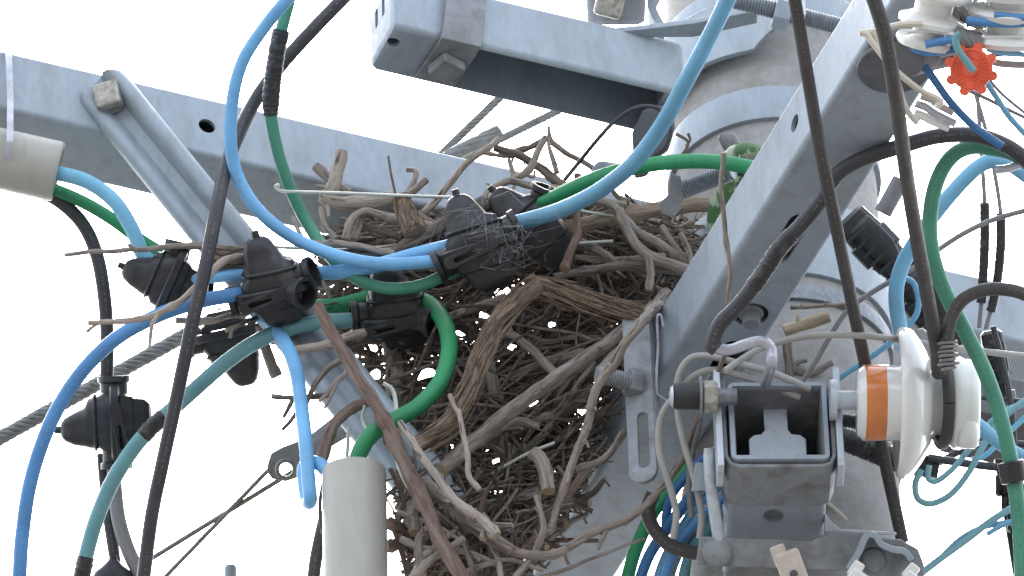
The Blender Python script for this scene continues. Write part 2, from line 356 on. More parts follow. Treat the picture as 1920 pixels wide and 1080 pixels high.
# clamp strap over arm D
s0 = hit(865, 75, QDs, NA); s0 = CD + XA * (s0 - CD).dot(XA) - NA * HD
strap = empty('clamp_strap', s0 - UP * .03, 'bent grey steel strap bolted under the left end of upper crossarm', 'strap')
pth = [s0 + UP * .085 - NA * .012 + XA * .012, s0 + UP * .05 - NA * .008 + XA * .008, s0 + UP * .015 - NA * .0075 + XA * .003, s0 - UP * .018 - NA * .0075, s0 - UP * (HD + .004) - NA * .003 - XA * .002, s0 - UP * (HD + .0055) + NA * .008 - XA * .003, s0 - UP * (HD + .0055) + NA * .055 - XA * .006]
put('strap_plate', MB().ribbon(pth, XA * .020, None, .004), GALV2, strap, bevel=.0008)
bc = hit(837, 120, QDu - UP * .008, UP)
put('bolt_head', MB().box(bc - UP * .005, (XA * .9 + NA * .3).normalized() * .0135, (NA * .9 - XA * .3).normalized() * .0135, UP * .006), GALV2, strap, bevel=.003)
# ------------------------------------------------------------------ braces (ribbed channel)
def brace(label, a, b, wid, roundend=True):
    t = (b - a).normalized(); n = (T_ - t * T_.dot(t)).normalized(); s_ = n.cross(t).normalized(); L = (b - a).length
    root = empty('diagonal_brace', b, label, 'brace', 'ribbed steel braces below the arms')
    mb = MB()
    prof = [(-1, -.30), (-.98, .10), (-.86, .34), (-.66, .42), (-.44, .30), (-.30, .0), (-.2, -.14), (.2, -.14), (.30, .0), (.44, .30), (.66, .42), (.86, .34), (.98, .10), (1, -.30)]
    st = [0, .012, .03, .05, .062, .08] + [.08 + (L - .08) * k / 8 for k in range(1, 9)]
    o = 0; rows = []
    for l in st:
        k = 0.90 if l < .005 else 1.0
        row = []
        for (x, z) in prof:
            f = 1.0
            if l < .055 and abs(x) < .5: f = 1
            row.append(a + t * (l - .022 + (.010 * (abs(x) ** 2) * (-1 if False else 1) if l < .005 else 0)) + s_ * (x * wid * k) + n * (z * wid * .95))
        rows.append(row)
    th = .003; npf = len(prof)
    for sgn in (1, 0):
        for row in rows:
            for p in row: mb.v.append(p - n * (th * (1 - sgn)))
    nr = len(rows); off = nr * npf
    for i in range(nr - 1):
        for k in range(npf - 1):
            q = i * npf + k
            mb.face((q, q + 1, q + npf + 1, q + npf)); mb.face((off + q + npf, off + q + npf + 1, off + q + 1, off + q))
    for i in range(nr - 1):
        for k in (0, npf - 1):
            q = i * npf + k; mb.face((q, q + npf, off + q + npf, off + q))
    for k in range(npf - 1):
        for i in (0, nr - 1):
            q = i * npf + k; mb.face((q, q + 1, off + q + 1, off + q))
    put('ribbed_channel', mb, GALV, root, smooth=50)
    c = a + t * .004 + n * .002
    put('bolt_head', MB().box(c + n * .007, (s_ + t * .45).normalized() * .0125, (t - s_ * .45).normalized() * .0125, n * .008), BOLT, root, bevel=.003)
    put('washer', MB().lathe(c - n * .003, n, [(0, .016), (.0025, .016)], 24), GALV2, root)
    return root
ba = hit(203, 180, QA - NA * .012, NA)
brace('ribbed steel brace bolted to the left arm, running down behind the nest', ba, P(1350, 1590, -.46), .0262)
# ------------------------------------------------------------------ generic hardware builders
def bolt_on(parent, o, ax, r, L, pitch=.0028, name='threaded_rod', m=None, root=None):
    prof = [(0, r * .6), (.001, r * .92)]; t = .001
    while t < L - pitch: prof += [(t + pitch * .5, r), (t + pitch, r * .86)]; t += pitch
    prof += [(L, r * .8)]
    return put(name, MB().lathe(o, ax, prof, 18), m or THREAD, parent, smooth=25, root=root)
def hexn(mb, o, ax, r, h): return mb.lathe(o, ax, [(0, r * .9), (h * .1, r), (h * .9, r), (h, r * .9)], 6)
# slotted strap hanging on arm B with its bolt
sq = hit(1200, 700, QBs + MB_ * .003, MB_); tB = (sq - CB).dot(XB)
sb = CB + XB * tB + MB_ * (H + .0035)
hang = empty('slotted_strap', sb - UP * .09, 'vertical galvanised strap with long slot hanging beside diagonal arm', 'strap')
pts = []
w2 = .0138; WX = (XC * .95 + YC * -.3).normalized(); WN = WX.cross(UP).normalized(); WN = WN if WN.dot(T_) > 0 else -WN
sb = P(1199, 700, -.285); zt, zb = .072, -.134
for k in range(13):
    a = math.pi + math.pi * k / 12; pts.append(sb + WX * (math.cos(a) * w2) + UP * (zb + w2 + math.sin(a) * w2))
pts += [sb + WX * w2 + UP * zt, sb + WX * (w2 - .006) + UP * (zt + .004), sb - WX * (w2 - .004) + UP * (zt + .004), sb - WX * w2 + UP * (zt - .003)]
put('strap_plate', MB().prism(pts, WN * .005), GALV2, hang, bevel=.0016, cut=[slot(sb - UP * .084 + WN * .0025 + WX * .002, UP, .028, .0048, WN, .01)])
put('edge_return', MB().box(sb + WX * (w2 - .001) - WN * .008 - UP * .012, WX * .0018, UP * .075, WN * .010), GALV2, hang, bevel=.0008)
nb = hexn(MB(), P(1200, 722, -.297), MB_, .0150, .013)
put('hex_nut', nb, GALV2, hang, bevel=.0008)
bolt_on(hang, P(1182, 716, -.305), MB_, .0085, .034, m=GALV2)
# gusset plate joining arm D to the pole, seen from below
zg = QDu.z + .062
def onz(x, y, z): return hit(x, y, V((0, 0, z)), UP)
gus = empty('bracket_plate', onz(1300, 80, zg), 'curved steel bracket plate between upper crossarm and pole', 'bracket')
gp = [onz(x, y, zg) for x, y in ((1138, 62), (1215, 54), (1300, 44), (1420, 20), (1420, 44), (1300, 70), (1205, 71))]
put('plate', MB().prism(gp, UP * .006), GALV, gus, bevel=.001)
def shell(z0, z1, r, a0, a1, th, tab):
    mb = MB(); n = 28; rows = []
    for i in range(n + 1):
        a = a0 + (a1 - a0) * i / n; e = V((math.sin(a), -math.cos(a), 0)); f = i / n
        zz0 = z0 - .018 * max(0, .45 - f) / .45 + .012 * max(0, f - .8) / .2; c = V((POLE.x, POLE.y, POLE.z))
        rr = r + tab * max(0, f - .82) / .18 + .012 * max(0, .2 - f) / .2
        mb.v += [c + e * rr + UP * zz0, c + e * (rr + th) + UP * zz0, c + e * (rr + th) + UP * z1, c + e * rr + UP * z1]
    for i in range(n):
        for k in range(4): k2 = (k + 1) % 4; b = i * 4; mb.face((b + k, b + k2, b + 4 + k2, b + 4 + k))
    mb.face((3, 2, 1, 0)); mb.face(tuple(n * 4 + k for k in range(4)))
    return mb
put('saddle_shell', shell(.205, .275, PR + .010, -1.45, .14, .006, .035), GALV, gus, bevel=.0012, smooth=40)
bolt = empty('clamp_bolt', P(1460, 30, -.33), 'long threaded clamp bolt with hex nut across the top of pole', 'bolt', 'threaded bolts on the pole clamps')
bax = (P(1540, 42, -.33) - P(1380, 2, -.33)).normalized()
bolt_on(bolt, P(1345, -8, -.33), bax, .0088, .125)
put('hex_nut', hexn(MB(), P(1452, 20, -.33), bax, .017, .016), GALV, bolt, bevel=.001)
put('washer_plate', MB().box(P(1498, 20, -.33), bax * .003, UP * .018, bax.cross(UP) * .016), BRIGHT, bolt, bevel=.001)
# top clamp with big square bolt head, left of the pole top
tc = empty('pole_clamp', P(1180, 10, -.05), 'heavy cast clamp with square bolt head at the top of pole', 'clamp')
put('clamp_body', MB().loft(P(1155, -6, -.05), R_, U_, T_, [(-52, 42, 18), (-46, 54, 24), (0, 56, 30), (40, 60, 30)], 4), GALV2, tc)
put('bolt_head', MB().box(P(1143, 6, -.085), (R_ + U_ * -.25).normalized() * .0135, (U_ + R_ * .25).normalized() * .0135, T_ * .008), BOLT, tc, bevel=.004)
fl = [P(1240, 62, -.03), P(1224, 30, -.03), P(1222, 5, -.03), P(1240, -30, -.03), P(1262, -50, -.03)]
put('flange', MB().ribbon(cr(fl, 5), (T_ * .8 + UP * .5).normalized() * .012, None, .008), GALV, tc, bevel=.001)
# clamp left of the pole at nest height
lc = empty('side_clamp', P(1265, 380, -.20), 'steel clamp plate with threaded bolt beside the green cable', 'clamp')
a1 = (P(1375, 322, -.22) - P(1265, 362, -.2)).normalized()
bolt_on(lc, P(1262, 362, -.2), a1, .0092, .062)
put('clamp_plate', MB().prism([P(x, y, -.2) for x, y in ((1258, 325), (1276, 330), (1282, 365), (1276, 392), (1262, 410), (1240, 402), (1236, 380), (1252, 366))], T_ * .012), GALV2, lc, bevel=.0015)
pc = empty('pole_hook_plate', P(1230, 290, -.12), 'dark grey curved clamp plate at pole edge behind blue cable', 'clamp')
put('plate', MB().prism([P(x, y, -.12) for x, y in ((1185, 250), (1205, 205), (1240, 196), (1262, 212), (1266, 240), (1252, 285), (1225, 300), (1215, 330), (1190, 335))], -T_ * .03), SHADE, pc, bevel=.003)
put('round_stud', MB().lathe(P(1128, 322, -.10), (R_ * .3 - T_), [(0, .008), (.002, .0105), (.03, .0105)], 20), GALV, pc)
put('pole_step_lug', MB().loft(P(1372, 272, -.11), (R_ + U_ * .25).normalized(), (U_ * .8 - R_ * .45).normalized(), T_, [(-30, 16, 12), (0, 18, 13), (18, 17, 12), (24, 12, 8)], 3), GALV2, None, 'small rounded grey step lug on the pole above the leaf', 'lug')
# striped pale leaves
def leaf(label, pts, wids, w):
    mb = MB(); n = len(pts); c = cr([P(x, y, w + i * .004) for i, (x, y) in enumerate(pts)], 5); N_ = len(c)
    for i, p in enumerate(c):
        f = i / (N_ - 1) * (n - 1); k = min(int(f), n - 2); ww = (wids[k] + (wids[k + 1] - wids[k]) * (f - k)) * PX
        t = (c[min(i + 1, N_ - 1)] - c[max(i - 1, 0)]).normalized(); s_ = T_.cross(t).normalized()
        for q in (-1, -.5, 0, .5, 1): mb.v.append(p + s_ * (q * ww) - T_ * (.006 * q * q))
    for i in range(N_ - 1):
        for k in range(4): b = i * 5 + k; mb.face((b, b + 1, b + 6, b + 5))
    o = put('leaf', mb, LEAF, None, label, 'leaf', 'pale patterned leaves behind the diagonal arm', smooth=60)
    md = o.modifiers.new('t', 'SOLIDIFY'); md.thickness = .0008
leaf('green and white leaf curled above the green cable at the pole', [(1355, 300), (1375, 288), (1400, 284), (1430, 286)], [6, 15, 17, 12], -.17)
leaf('green and white leaf hanging below the green cable at diagonal arm', [(1400, 318), (1375, 345), (1352, 385), (1336, 425), (1332, 440)], [16, 24, 22, 12, 2], -.17)
# ------------------------------------------------------------------ front stub arm with saddle clamp
ce = P(1460, 788, -.42)                                       # centre of the open end
armC = empty('crossarm', ce + YC * .1 - UP * HC, 'square steel arm end facing viewer, its open end showing a pale plate', 'crossarm', 'square steel crossarms on the pole')
CC = ce + YC * .11
put('steel_tube', rbox(ce, YC, XC, UP, HC, HC, 0, .22, .006, .0008), GALV, armC, smooth=32, wn=True,
    cut=[MB().box(CC - YC * .01, XC * (HC - .0045), YC * .115, UP * (HC - .0045)), cyl(hit(1450, 967, CC - UP * HC, UP), UP, .0095, .01)])
cb = ce + YC * .075
bp = [(-.026, -.041), (.027, -.041), (.027, .004), (.022, .009), (.014, .010), (.011, .015), (.011, .040), (-.011, .040), (-.011, .015), (-.014, .010), (-.021, .009), (-.026, .004)]
put('inner_plate', MB().prism([ce + YC * .032 + XC * x + UP * (z * 1.0) for x, z in bp], YC * .003), BRIGHT, armC, bevel=.001)
for sx in (-1, 1): put('shade_lining', MB().box(ce + YC * .10 + XC * (sx * (HC - .0052)), XC * .0005, YC * .095, UP * (HC - .006)), INNER, armC)  # thin plates added inside the tube, their darker colour imitates interior shade
for sz in (-1, 1): put('shade_lining', MB().box(ce + YC * .10 + UP * (sz * (HC - .0052)), XC * (HC - .006), YC * .095, UP * .0005), INNER, armC)
put('shade_backing', MB().box(ce + YC * .16, XC * (HC - .006), YC * .001, UP * (HC - .006)), INNER, armC)  # added plate closing the tube, coloured for the same interior shade
sad = empty('saddle_clamp', ce + YC * .1 - UP * (HC + .01), 'pale U-shaped saddle clamp wrapped round the front arm', 'clamp')
so_ = HC + .0022
def usect(y0, y1, zt, o, flare=0):
    mb = MB()
    path = [CC * 0 + ce + XC * (-o - flare) + UP * zt, ce - XC * o + UP * (zt * .3), ce - XC * o - UP * (o - .012), ce - XC * (o - .004) - UP * (o - .003), ce - XC * (o - .012) - UP * o, ce + XC * (o - .012) - UP * o, ce + XC * (o - .004) - UP * (o - .003), ce + XC * o - UP * (o - .012), ce + XC * o + UP * (zt * .3), ce + XC * (o + flare) + UP * zt]
    return mb.ribbon([p + YC * ((y0 + y1) / 2) for p in path], YC * ((y1 - y0) / 2), None, .0042)
put('saddle', usect(.004, .062, .056, so_ + .002), GALV2, sad, bevel=.0012)
put('side_flange', MB().box(ce - XC * (so_ + .0075) + YC * .012 + UP * .002, XC * .003, YC * .016, UP * .058), BRIGHT, sad, bevel=.001)
put('side_flange', MB().box(ce + XC * (so_ + .0075) + YC * .012 + UP * .002, XC * .003, YC * .016, UP * .058), BRIGHT, sad, bevel=.001)
# bolt with rubber cap to the left, stud to the right
st = empty('capped_bolt', P(1300, 742, -.42), 'bolt end with black rubber cap left of the front arm', 'bolt')
o1 = P(1262, 743, -.42)
put('rubber_cap', MB().lathe(o1, XC, [(0, .006), (.001, .0115), (.0035, .0125), (.026, .0125), (.027, .011)], 28), RUBBER, st)
put('cap_end', MB().lathe(o1 - XC * .0035, XC, [(0, .004), (.001, .0085), (.0034, .0105)], 24), BRIGHT, st)
put('washer', MB().lathe(P(1311, 744, -.42), XC, [(0, .019), (.0022, .019)], 28), GALV2, st)
put('hex_nut', hexn(MB(), P(1317, 744, -.42), XC, .0155, .014), BOLT, st, bevel=.0008)
put('threaded_rod', MB().lathe(P(1320, 744, -.42), XC, [(0, .008), (.03, .008)], 16), THREAD, st)
# line post insulator
ins = empty('pin_insulator', P(1700, 755, -.42), 'large white porcelain insulator with orange band on the arm bolt', 'insulator')
q0 = P(1613, 755, -.42); IX = (XC * .995 - UP * .012).normalized(); s_ = 1 / 2040
prof = [(-8, 48), (-6, 62), (0, 66), (5, 71), (8, 71.5), (47, 71.5), (72, 71), (77, 76), (73, 100), (68, 130), (70, 139), (76, 143), (86, 143), (97, 138), (112, 118), (124, 98), (130, 82), (134, 70), (142, 61), (154, 60), (163, 66), (168, 78), (174, 86), (186, 88), (196, 83), (204, 83), (213, 80), (220, 72), (223, 50), (224, 10)]
mis = [0] * (len(prof) - 1); mis[4] = 1
put('porcelain_body', MB().lathe(q0, IX, [(a * s_, b * s_) for a, b in prof], 64, mis), [PORC, ORANGE], ins, smooth=50)
put('mounting_stud', MB().lathe(P(1556, 750, -.42), IX, [(0, .019), (.006, .019), (.0065, .0088), (.03, .0088)], 24), BRIGHT, ins)
put('lip', MB().loft(P(1815, 810, -.44), R_, U_, T_, [(-30, 12, 18), (-24, 20, 28), (0, 22, 34), (20, 20, 30)], 2.2), PORC, ins, smooth=60)
# U-bolt leg, cross plate and clamp below the front arm
ub = empty('cross_clamp', P(1500, 1040, -.33), 'flat steel clamp bar with round bolt head below the front arm', 'clamp')
def slab(pts, w, off, **k): return MB().prism([P(x, y, w) for x, y in pts], off)
put('clamp_bar', slab(((1312, 1006), (1520, 1014), (1545, 1003), (1562, 996), (1622, 998), (1650, 1008), (1690, 1012), (1722, 1030), (1733, 1060), (1733, 1090), (1690, 1100), (1590, 1070), (1480, 1068), (1305, 1060)), -.405, -T_ * .012), GALV2, ub, bevel=.0015)
put('bolt_head', MB().lathe(P(1345, 1036, -.405), T_ * .98 + U_ * .2, [(0, .014), (.0015, .0138), (.0024, .012), (.0028, .004)], 28), GALV2, ub, smooth=60)
put('bolt_head', MB().lathe(P(1638, 1050, -.405), T_ * .98 + U_ * .2, [(0, .0115), (.003, .0115), (.005, .009)], 28), GALV2, ub, smooth=60)
put('raised_rib', MB().ribbon(cr([P(x, y, -.415) for x, y in ((1590, 1068), (1610, 1034), (1624, 1004), (1640, 1004), (1652, 1020), (1674, 1030), (1696, 1034), (1708, 1050))], 4), T_ * .014, None, .006), GALV, ub, bevel=.001)
put('angle_lip', slab(((1545, 960), (1556, 975), (1575, 992), (1680, 997), (1680, 1003), (1570, 1001), (1546, 996)), -.37, T_ * .01), BRIGHT, ub, bevel=.001)
put('u_bolt_leg', MB().tube(cr([P(1329, 840, -.41), P(1332, 900, -.41), P(1340, 960, -.408), P(1348, 1012, -.40)], 4), [.0045] + [.0056] * 12, 16), BRIGHT, ub)
put('side_lug', slab(((1304, 868), (1345, 866), (1347, 918), (1296, 922)), -.40, -T_ * .01), GALV, ub, bevel=.001)
put('lower_tube', MB().box(P(1440, 1165, -.28), XC * HC * .95, YC * .06, UP * .03), BRIGHT, ub, bevel=.002)
def clip(label, x, y, rot, m, w=-.43, sc=1):
    c, s_ = math.cos(rot), math.sin(rot); a, b = R_ * c + U_ * s_, U_ * c - R_ * s_
    r = empty('cable_clip', P(x, y, w), label, 'clip', 'small clips at the lower edge')
    put('jaw', MB().box(P(x, y, w), a * .012 * sc, b * .018 * sc, T_ * .007), m, r, bevel=.003)
    put('tab', MB().box(P(x, y, w) + b * .016 * sc - a * .006, a * .007 * sc, b * .010 * sc, T_ * .004), m, r, bevel=.002)
    put('pin', MB().lathe(P(x, y, w) + T_ * .006 - b * .004, T_, [(0, .004), (.004, .0035)], 12), DARKIN, r)
clip('beige clip at the bottom edge below the front arm', 1485, 1068, .35, BEIGE)
clip('white clip at bottom edge right of the beige one', 1600, 1096, -.6, PORC, sc=.8)
clip('white clip at bottom edge under the rounded clamp end', 1700, 1100, -.7, PORC, sc=.8)
# ------------------------------------------------------------------ conduit pipes
def pipe(label, a, b, r, name='conduit_pipe'):
    ax = (b - a).normalized(); L = (b - a).length
    root = empty(name, b, label, 'pipe', 'grey plastic conduit pipes')
    put('pipe_wall', MB().lathe(a, ax, [(.010, r * .9), (.0, r * .9), (-.001, r * .93), (0, r * .985), (.003, r), (L, r), (L, r * .5)], 64), PIPE, root, smooth=50)
    put('shade_plug', MB().lathe(a + ax * .009, ax, [(0, r * .895), (.01, r * .895)], 40), DARKIN, root)  # dark plug, its colour stands in for shade inside the pipe mouth
    return root, ax
vp, vax = pipe('upright grey plastic conduit pipe rising below the nest', P(664, 884, -.34), P(672, 1500, -.50), .0300)
hp, hax = pipe('grey plastic conduit pipe strapped under the left crossarm', P(108, 322, -.12), P(-320, 225, -.12), .0290)
put('metal_tie', MB().ribbon(cr([P(x, y, w) for x, y, w in ((16, 90, .02), (16, 98, -.055), (19, 180, -.1), (19, 230, -.135), (18, 270, -.155), (8, 320, -.14), (-12, 352, -.12))], 5), (R_ * .98 + U_ * -.2) * .0032, None, .0012), SILV, None, 'narrow shiny metal tie looped round the left conduit pipe', 'cable tie', bevel=.0004)
# ------------------------------------------------------------------ cables
def pathp(pts, w):
    "pts: (x, y) or (x, y, w)"
    return [P(p[0], p[1], p[2] if len(p) > 2 else w) for p in pts]
def wire(name, label, pts, dia, m, w=-.12, cat='cable', group='insulated cables around the nest', seg=20, n=8, tapes=(), jit=0):
    c = cr(pathp(pts, w), n)
    if not tapes:
        return put(name, MB().tube(c, dia / 2 * PX, seg, side=T_ + U_ * .2), m, None, label, cat, group, smooth=60)
    root = empty(name, c[0].copy(), label, cat, group)
    put('cable_sheath', MB().tube(c, dia / 2 * PX, seg, side=T_), m, root, smooth=60)
    L = len(c) - 1
    for (f0, f1, k) in tapes:
        q = c[int(f0 * L):int(f1 * L) + 1]
        q = cr(q, 4); rr = []
        for i in range(len(q)):
            rr.append(dia / 2 * PX * k * (1 + .015 * math.sin(i * 1.1) + random.uniform(-.04, .04)) * (.9 if i in (0, len(q) - 1) else 1))
        put('tape_wrap', MB().tube(q, rr, 16, jit=.03), TAPE, root, smooth=50)
    return root
CBL = 'cable'
wire('blue_cable', 'sky blue cable curving from top centre-left down into the web-covered connector', [(548, -12), (500, 45), (455, 115), (435, 195), (434, 285), (455, 352), (498, 408), (562, 452), (640, 482, -.205), (720, 495, -.22), (800, 491, -.22), (860, 484, -.215)], 24, BLUE, -.19)
wire('blue_cable', 'blue cable rising right from the webbed connector to the top edge', [(930, 425, -.2), (985, 414, -.2), (1060, 390, -.22), (1130, 353, -.25), (1190, 303, -.28), (1240, 236, -.31), (1285, 155, -.34), (1330, 70, -.37), (1376, -25, -.4)], 30, CYAN, -.2)
wire('blue_cable', 'short blue cable between the two middle black connectors', [(560, 513, -.17), (600, 512, -.18), (655, 508, -.195), (720, 494, -.2), (780, 477, -.205), (850, 460, -.205)], 27, BLUE, -.17)
wire('blue_cable', 'deep blue cable arching from lower left corner up to black connector', [(36, 1095), (41, 1010), (58, 900), (95, 792), (148, 704), (215, 637), (295, 592), (375, 565), (440, 553, -.205), (485, 548, -.185)], 27, BLUE2, -.22)
wire('blue_cable', 'short blue cable joining the two leftmost black connectors', [(322, 527, -.135), (362, 524, -.155), (410, 519, -.17), (480, 512, -.18)], 22, BLUE, -.17)
wire('blue_cable', 'pale blue cable leaving the left conduit and bending down to connector', [(60, 318, -.12), (118, 327), (168, 343), (215, 378), (248, 430), (268, 478), (300, 505)], 28, PALEBLUE, -.13)
wire('green_cable', 'green cable below the pale blue one out of left conduit', [(60, 342, -.11), (108, 358), (160, 381), (212, 412), (258, 446), (300, 472), (350, 496)], 24, GREEN, -.105)
wire('black_cable', 'black cable hanging from left conduit to the lower left connector', [(60, 350, -.10), (112, 378), (155, 420), (182, 480), (196, 560), (201, 640), (200, 720), (203, 770)], 26, BLACK, -.10)
wire('black_cable', 'long black cable falling from the top past the left connectors to bottom', [(655, -15, -.10), (590, 52, -.11), (530, 118, -.12), (484, 180, -.13), (452, 240, -.15), (424, 312, -.18), (405, 400, -.22), (385, 500, -.24), (363, 595, -.25), (345, 680, -.25), (325, 775, -.25), (304, 872, -.25), (284, 970, -.25), (268, 1095, -.25)], 26, BLACK, tapes=())
tg = empty('green_cable', P(545, 0, -.16), 'sea green cable with long black tape wrap hanging behind blue loop', 'cable', 'insulated cables around the nest')
c_ = cr(pathp([(548, -20), (540, 10), (520, 90), (508, 190), (512, 240), (526, 300), (545, 355), (570, 408), (600, 455, -.165), (635, 498, -.185), (680, 528, -.20), (730, 541, -.205), (785, 536, -.205), (835, 516, -.205), (875, 500, -.2)], -.155), 8)
put('cable_sheath', MB().tube(c_, 11.5 * PX, 14), SEA, tg, smooth=60)
q = cr(c_[13:29], 5); put('tape_wrap', MB().tube(q, [(16.5 if i < len(q) * .72 else 16.5 - 3.0 * (i / len(q) - .72) / .28) * PX * (1 + .02 * math.sin(i * .9) + random.uniform(-.045, .045)) for i in range(len(q))], 16, jit=.03), TAPE, tg, smooth=50)
wire('teal_cable', 'faded teal cable with two black tape bands curving to the lower left', [(705, 590, -.165), (665, 600, -.17), (600, 604), (535, 618), (480, 641), (420, 682), (345, 748), (290, 796), (248, 844), (210, 905), (182, 970), (163, 1035), (150, 1100)], 29, TEAL, -.19, tapes=((.555, .635, 1.1), (.93, 1.0, 1.12)))
wire('green_cable', 'short bright green cable left of the lower middle connector', [(545, 580, -.12), (590, 577, -.13), (635, 573), (690, 560, -.13), (720, 560, -.12)], 30, GREEN, -.13)
wire('green_cable', 'thick green cable looping from the lower connector into upright conduit', [(775, 560, -.155), (808, 572, -.175), (835, 610, -.21), (842, 662, -.25), (824, 718, -.28), (784, 762, -.3), (735, 790, -.32), (693, 818, -.33), (670, 860, -.335), (664, 905, -.335), (664, 940, -.335)], 31, GREEN, -.2)
wire('blue_cable', 'blue cable dropping from connector to a tight bend beside upright conduit', [(480, 585, -.16), (510, 610, -.18), (538, 650, -.22), (556, 700, -.25), (566, 770, -.29), (574, 840, -.32), (579, 905, -.34), (582, 936, -.345), (577, 940, -.33), (571, 905, -.315), (572, 874, -.31), (594, 868, -.32), (614, 884, -.335), (640, 915, -.335)], 26, BLUE, -.21)
wire('green_cable', 'bright green cable arching from behind the webbed connector to diagonal arm', [(990, 392, -.14), (1030, 375, -.16), (1085, 348, -.18), (1150, 324, -.2), (1230, 307, -.22), (1310, 302, -.23), (1370, 307, -.24), (1430, 320, -.25), (1490, 340, -.25)], 28, GREEN)
put('cable_tie', MB().tube([P(1392 + 3 * math.sin(i * .05) + (i / 80 - .5) * 16, 311 + 18 * math.sin(i * .45), -.235) + T_ * (.0085 * math.cos(i * .45)) for i in range(80)], 2.6 * PX, 6), RUBBER, None, 'dark twisted tie around the green cable beside diagonal arm', 'cable tie')
wire('black_wire', 'thin black wire loop behind the blue cable left of pole', [(1058, 338, -.14), (1085, 305, -.14), (1120, 262), (1155, 225), (1190, 203), (1224, 200), (1250, 215), (1258, 240), (1250, 272), (1225, 292), (1205, 302), (1200, 312)], 8, BLACK, -.16, 'wire')
# right-hand side
wire('dark_cable', 'long dark rubber cable crossing the diagonal arm and passing behind insulator', [(1488, -15, -.68), (1497, 40, -.66), (1512, 130, -.64), (1538, 280, -.6), (1567, 420, -.55), (1598, 570, -.47), (1628, 710, -.37), (1656, 850, -.34), (1678, 950, -.33), (1692, 1015, -.32)], 23, DGREY, group='cables on the right side')
wire('dark_cable', 'dark rubber cable hanging from top right to the insulator neck', [(1634, -15, -.9), (1660, 70, -.88), (1682, 200, -.82), (1700, 330, -.72), (1718, 440, -.64), (1738, 550, -.57), (1756, 650, -.5), (1760, 700, -.46)], 26, DGREY, -.6, group='cables on the right side')
wire('black_cable', 'glossy black cable with taped section lying over the diagonal arm', [(1940, 312), (1890, 275), (1830, 254), (1760, 255), (1690, 274), (1612, 300), (1568, 330), (1538, 378), (1500, 424), (1462, 465), (1425, 520), (1385, 572), (1350, 608), (1336, 645), (1345, 655)], 28, BLACK, -.52, tapes=((.60, .745, 1.12),), group='cables on the right side')
wire('flat_lug_cable', 'flat silvery cable end curving under the diagonal arm', [(1336, 648), (1366, 656), (1398, 646), (1428, 640), (1445, 654), (1446, 684), (1436, 715, -.40), (1420, 745, -.33)], 20, SILV, -.50, 'cable', 'cables on the right side')
wire('green_cable', 'sea green cable curving down the right edge past the insulator', [(1945, 320), (1905, 290), (1860, 278), (1818, 276), (1782, 296), (1756, 342), (1744, 405), (1748, 475), (1772, 548), (1810, 622), (1848, 700), (1878, 790), (1900, 890), (1912, 990), (1918, 1100)], 28, SEA, -.5, group='cables on the right side')
put('cable_collar', MB().lathe(P(1903, 905, -.5) , (P(1892, 865, -.5) - P(1900, 905, -.5)), [(0, .011), (.001, .0125), (.019, .0125), (.02, .011)], 20), TAPE, None, 'black collar on the green cable at right edge', 'collar')
wire('blue_cable', 'light blue cable bending down behind the white insulator flange', [(1945, 345), (1900, 312), (1862, 302), (1830, 316), (1790, 356), (1752, 402), (1715, 455), (1690, 502), (1680, 552), (1687, 612), (1702, 655), (1710, 690)], 28, CYAN, -.36, group='cables on the right side')
wire('teal_wire', 'thin blue-teal wire looping beside the light blue cable', [(1690, 520), (1712, 530), (1722, 560), (1718, 590), (1700, 612), (1660, 650), (1610, 685), (1560, 718)], 11, CYAN, -.33, 'wire', 'thin wires on the right side')
wire('grey_wire', 'long grey wire running from the front arm to the right edge', [(1360, 695, -.45), (1400, 668), (1440, 648), (1500, 633), (1570, 628), (1650, 632), (1720, 642, -.36), (1800, 654, -.36), (1940, 670, -.36)], 12, GREYW, -.44, 'wire', 'thin wires on the right side')
wire('grey_wire', 'grey wire climbing from the front arm to upper right edge', [(1505, 715), (1530, 678), (1556, 632), (1590, 582), (1640, 545), (1710, 505), (1760, 468), (1810, 436), (1865, 411), (1940, 390)], 10, MIDGREY, -.34, 'wire', 'thin wires on the right side')
wire('grey_wire', 'outer beige wire loop left of the front arm', [(1520, 730), (1450, 700), (1380, 680), (1330, 668), (1295, 672), (1275, 698), (1270, 730), (1272, 780), (1285, 840), (1300, 890), (1315, 960), (1312, 1010)], 13, GREYW, -.39, 'wire', 'beige wires beside the front arm')
wire('grey_wire', 'inner beige wire loop hanging left of the front arm', [(1500, 745), (1440, 722), (1380, 702), (1335, 694), (1300, 706), (1278, 730), (1245, 770), (1235, 810), (1238, 855), (1252, 900), (1268, 960), (1262, 1010)], 13, GREYW, -.385, 'wire', 'beige wires beside the front arm')
wire('grey_wire', 'third beige wire dropping behind the capped bolt', [(1335, 700), (1318, 740), (1310, 800), (1300, 840), (1292, 900), (1296, 970)], 11, MIDGREY, -.37, 'wire', 'beige wires beside the front arm')
wire('dark_cable', 'dark cable arching from right edge down to the insulator neck', [(1945, 562), (1900, 545), (1850, 543), (1808, 560), (1784, 596), (1776, 645), (1778, 690)], 24, DGREY, -.52, group='cables on the right side')
ring = [P(1766 + 10 * math.cos(a), 755, -.42) + (U_ * math.sin(a) + T_ * math.cos(a)) * (.0365 + .002) for a in [i * math.pi / 18 for i in range(37)]]
put('tie_loop', MB().tube(ring, .0055, 12), DGREY, None, 'dark cable tie looped round the neck of the white insulator', 'cable')
put('binding_wire', MB().tube([P(1778 + 4 * math.sin(i), 640 + i * .9, -.52) + R_ * (.0075 * math.cos(i * .7)) + T_ * (.0075 * math.sin(i * .7)) for i in range(60)], .0014, 6), MIDGREY, None, 'thin binding wire wound on the dark cable above insulator', 'wire')
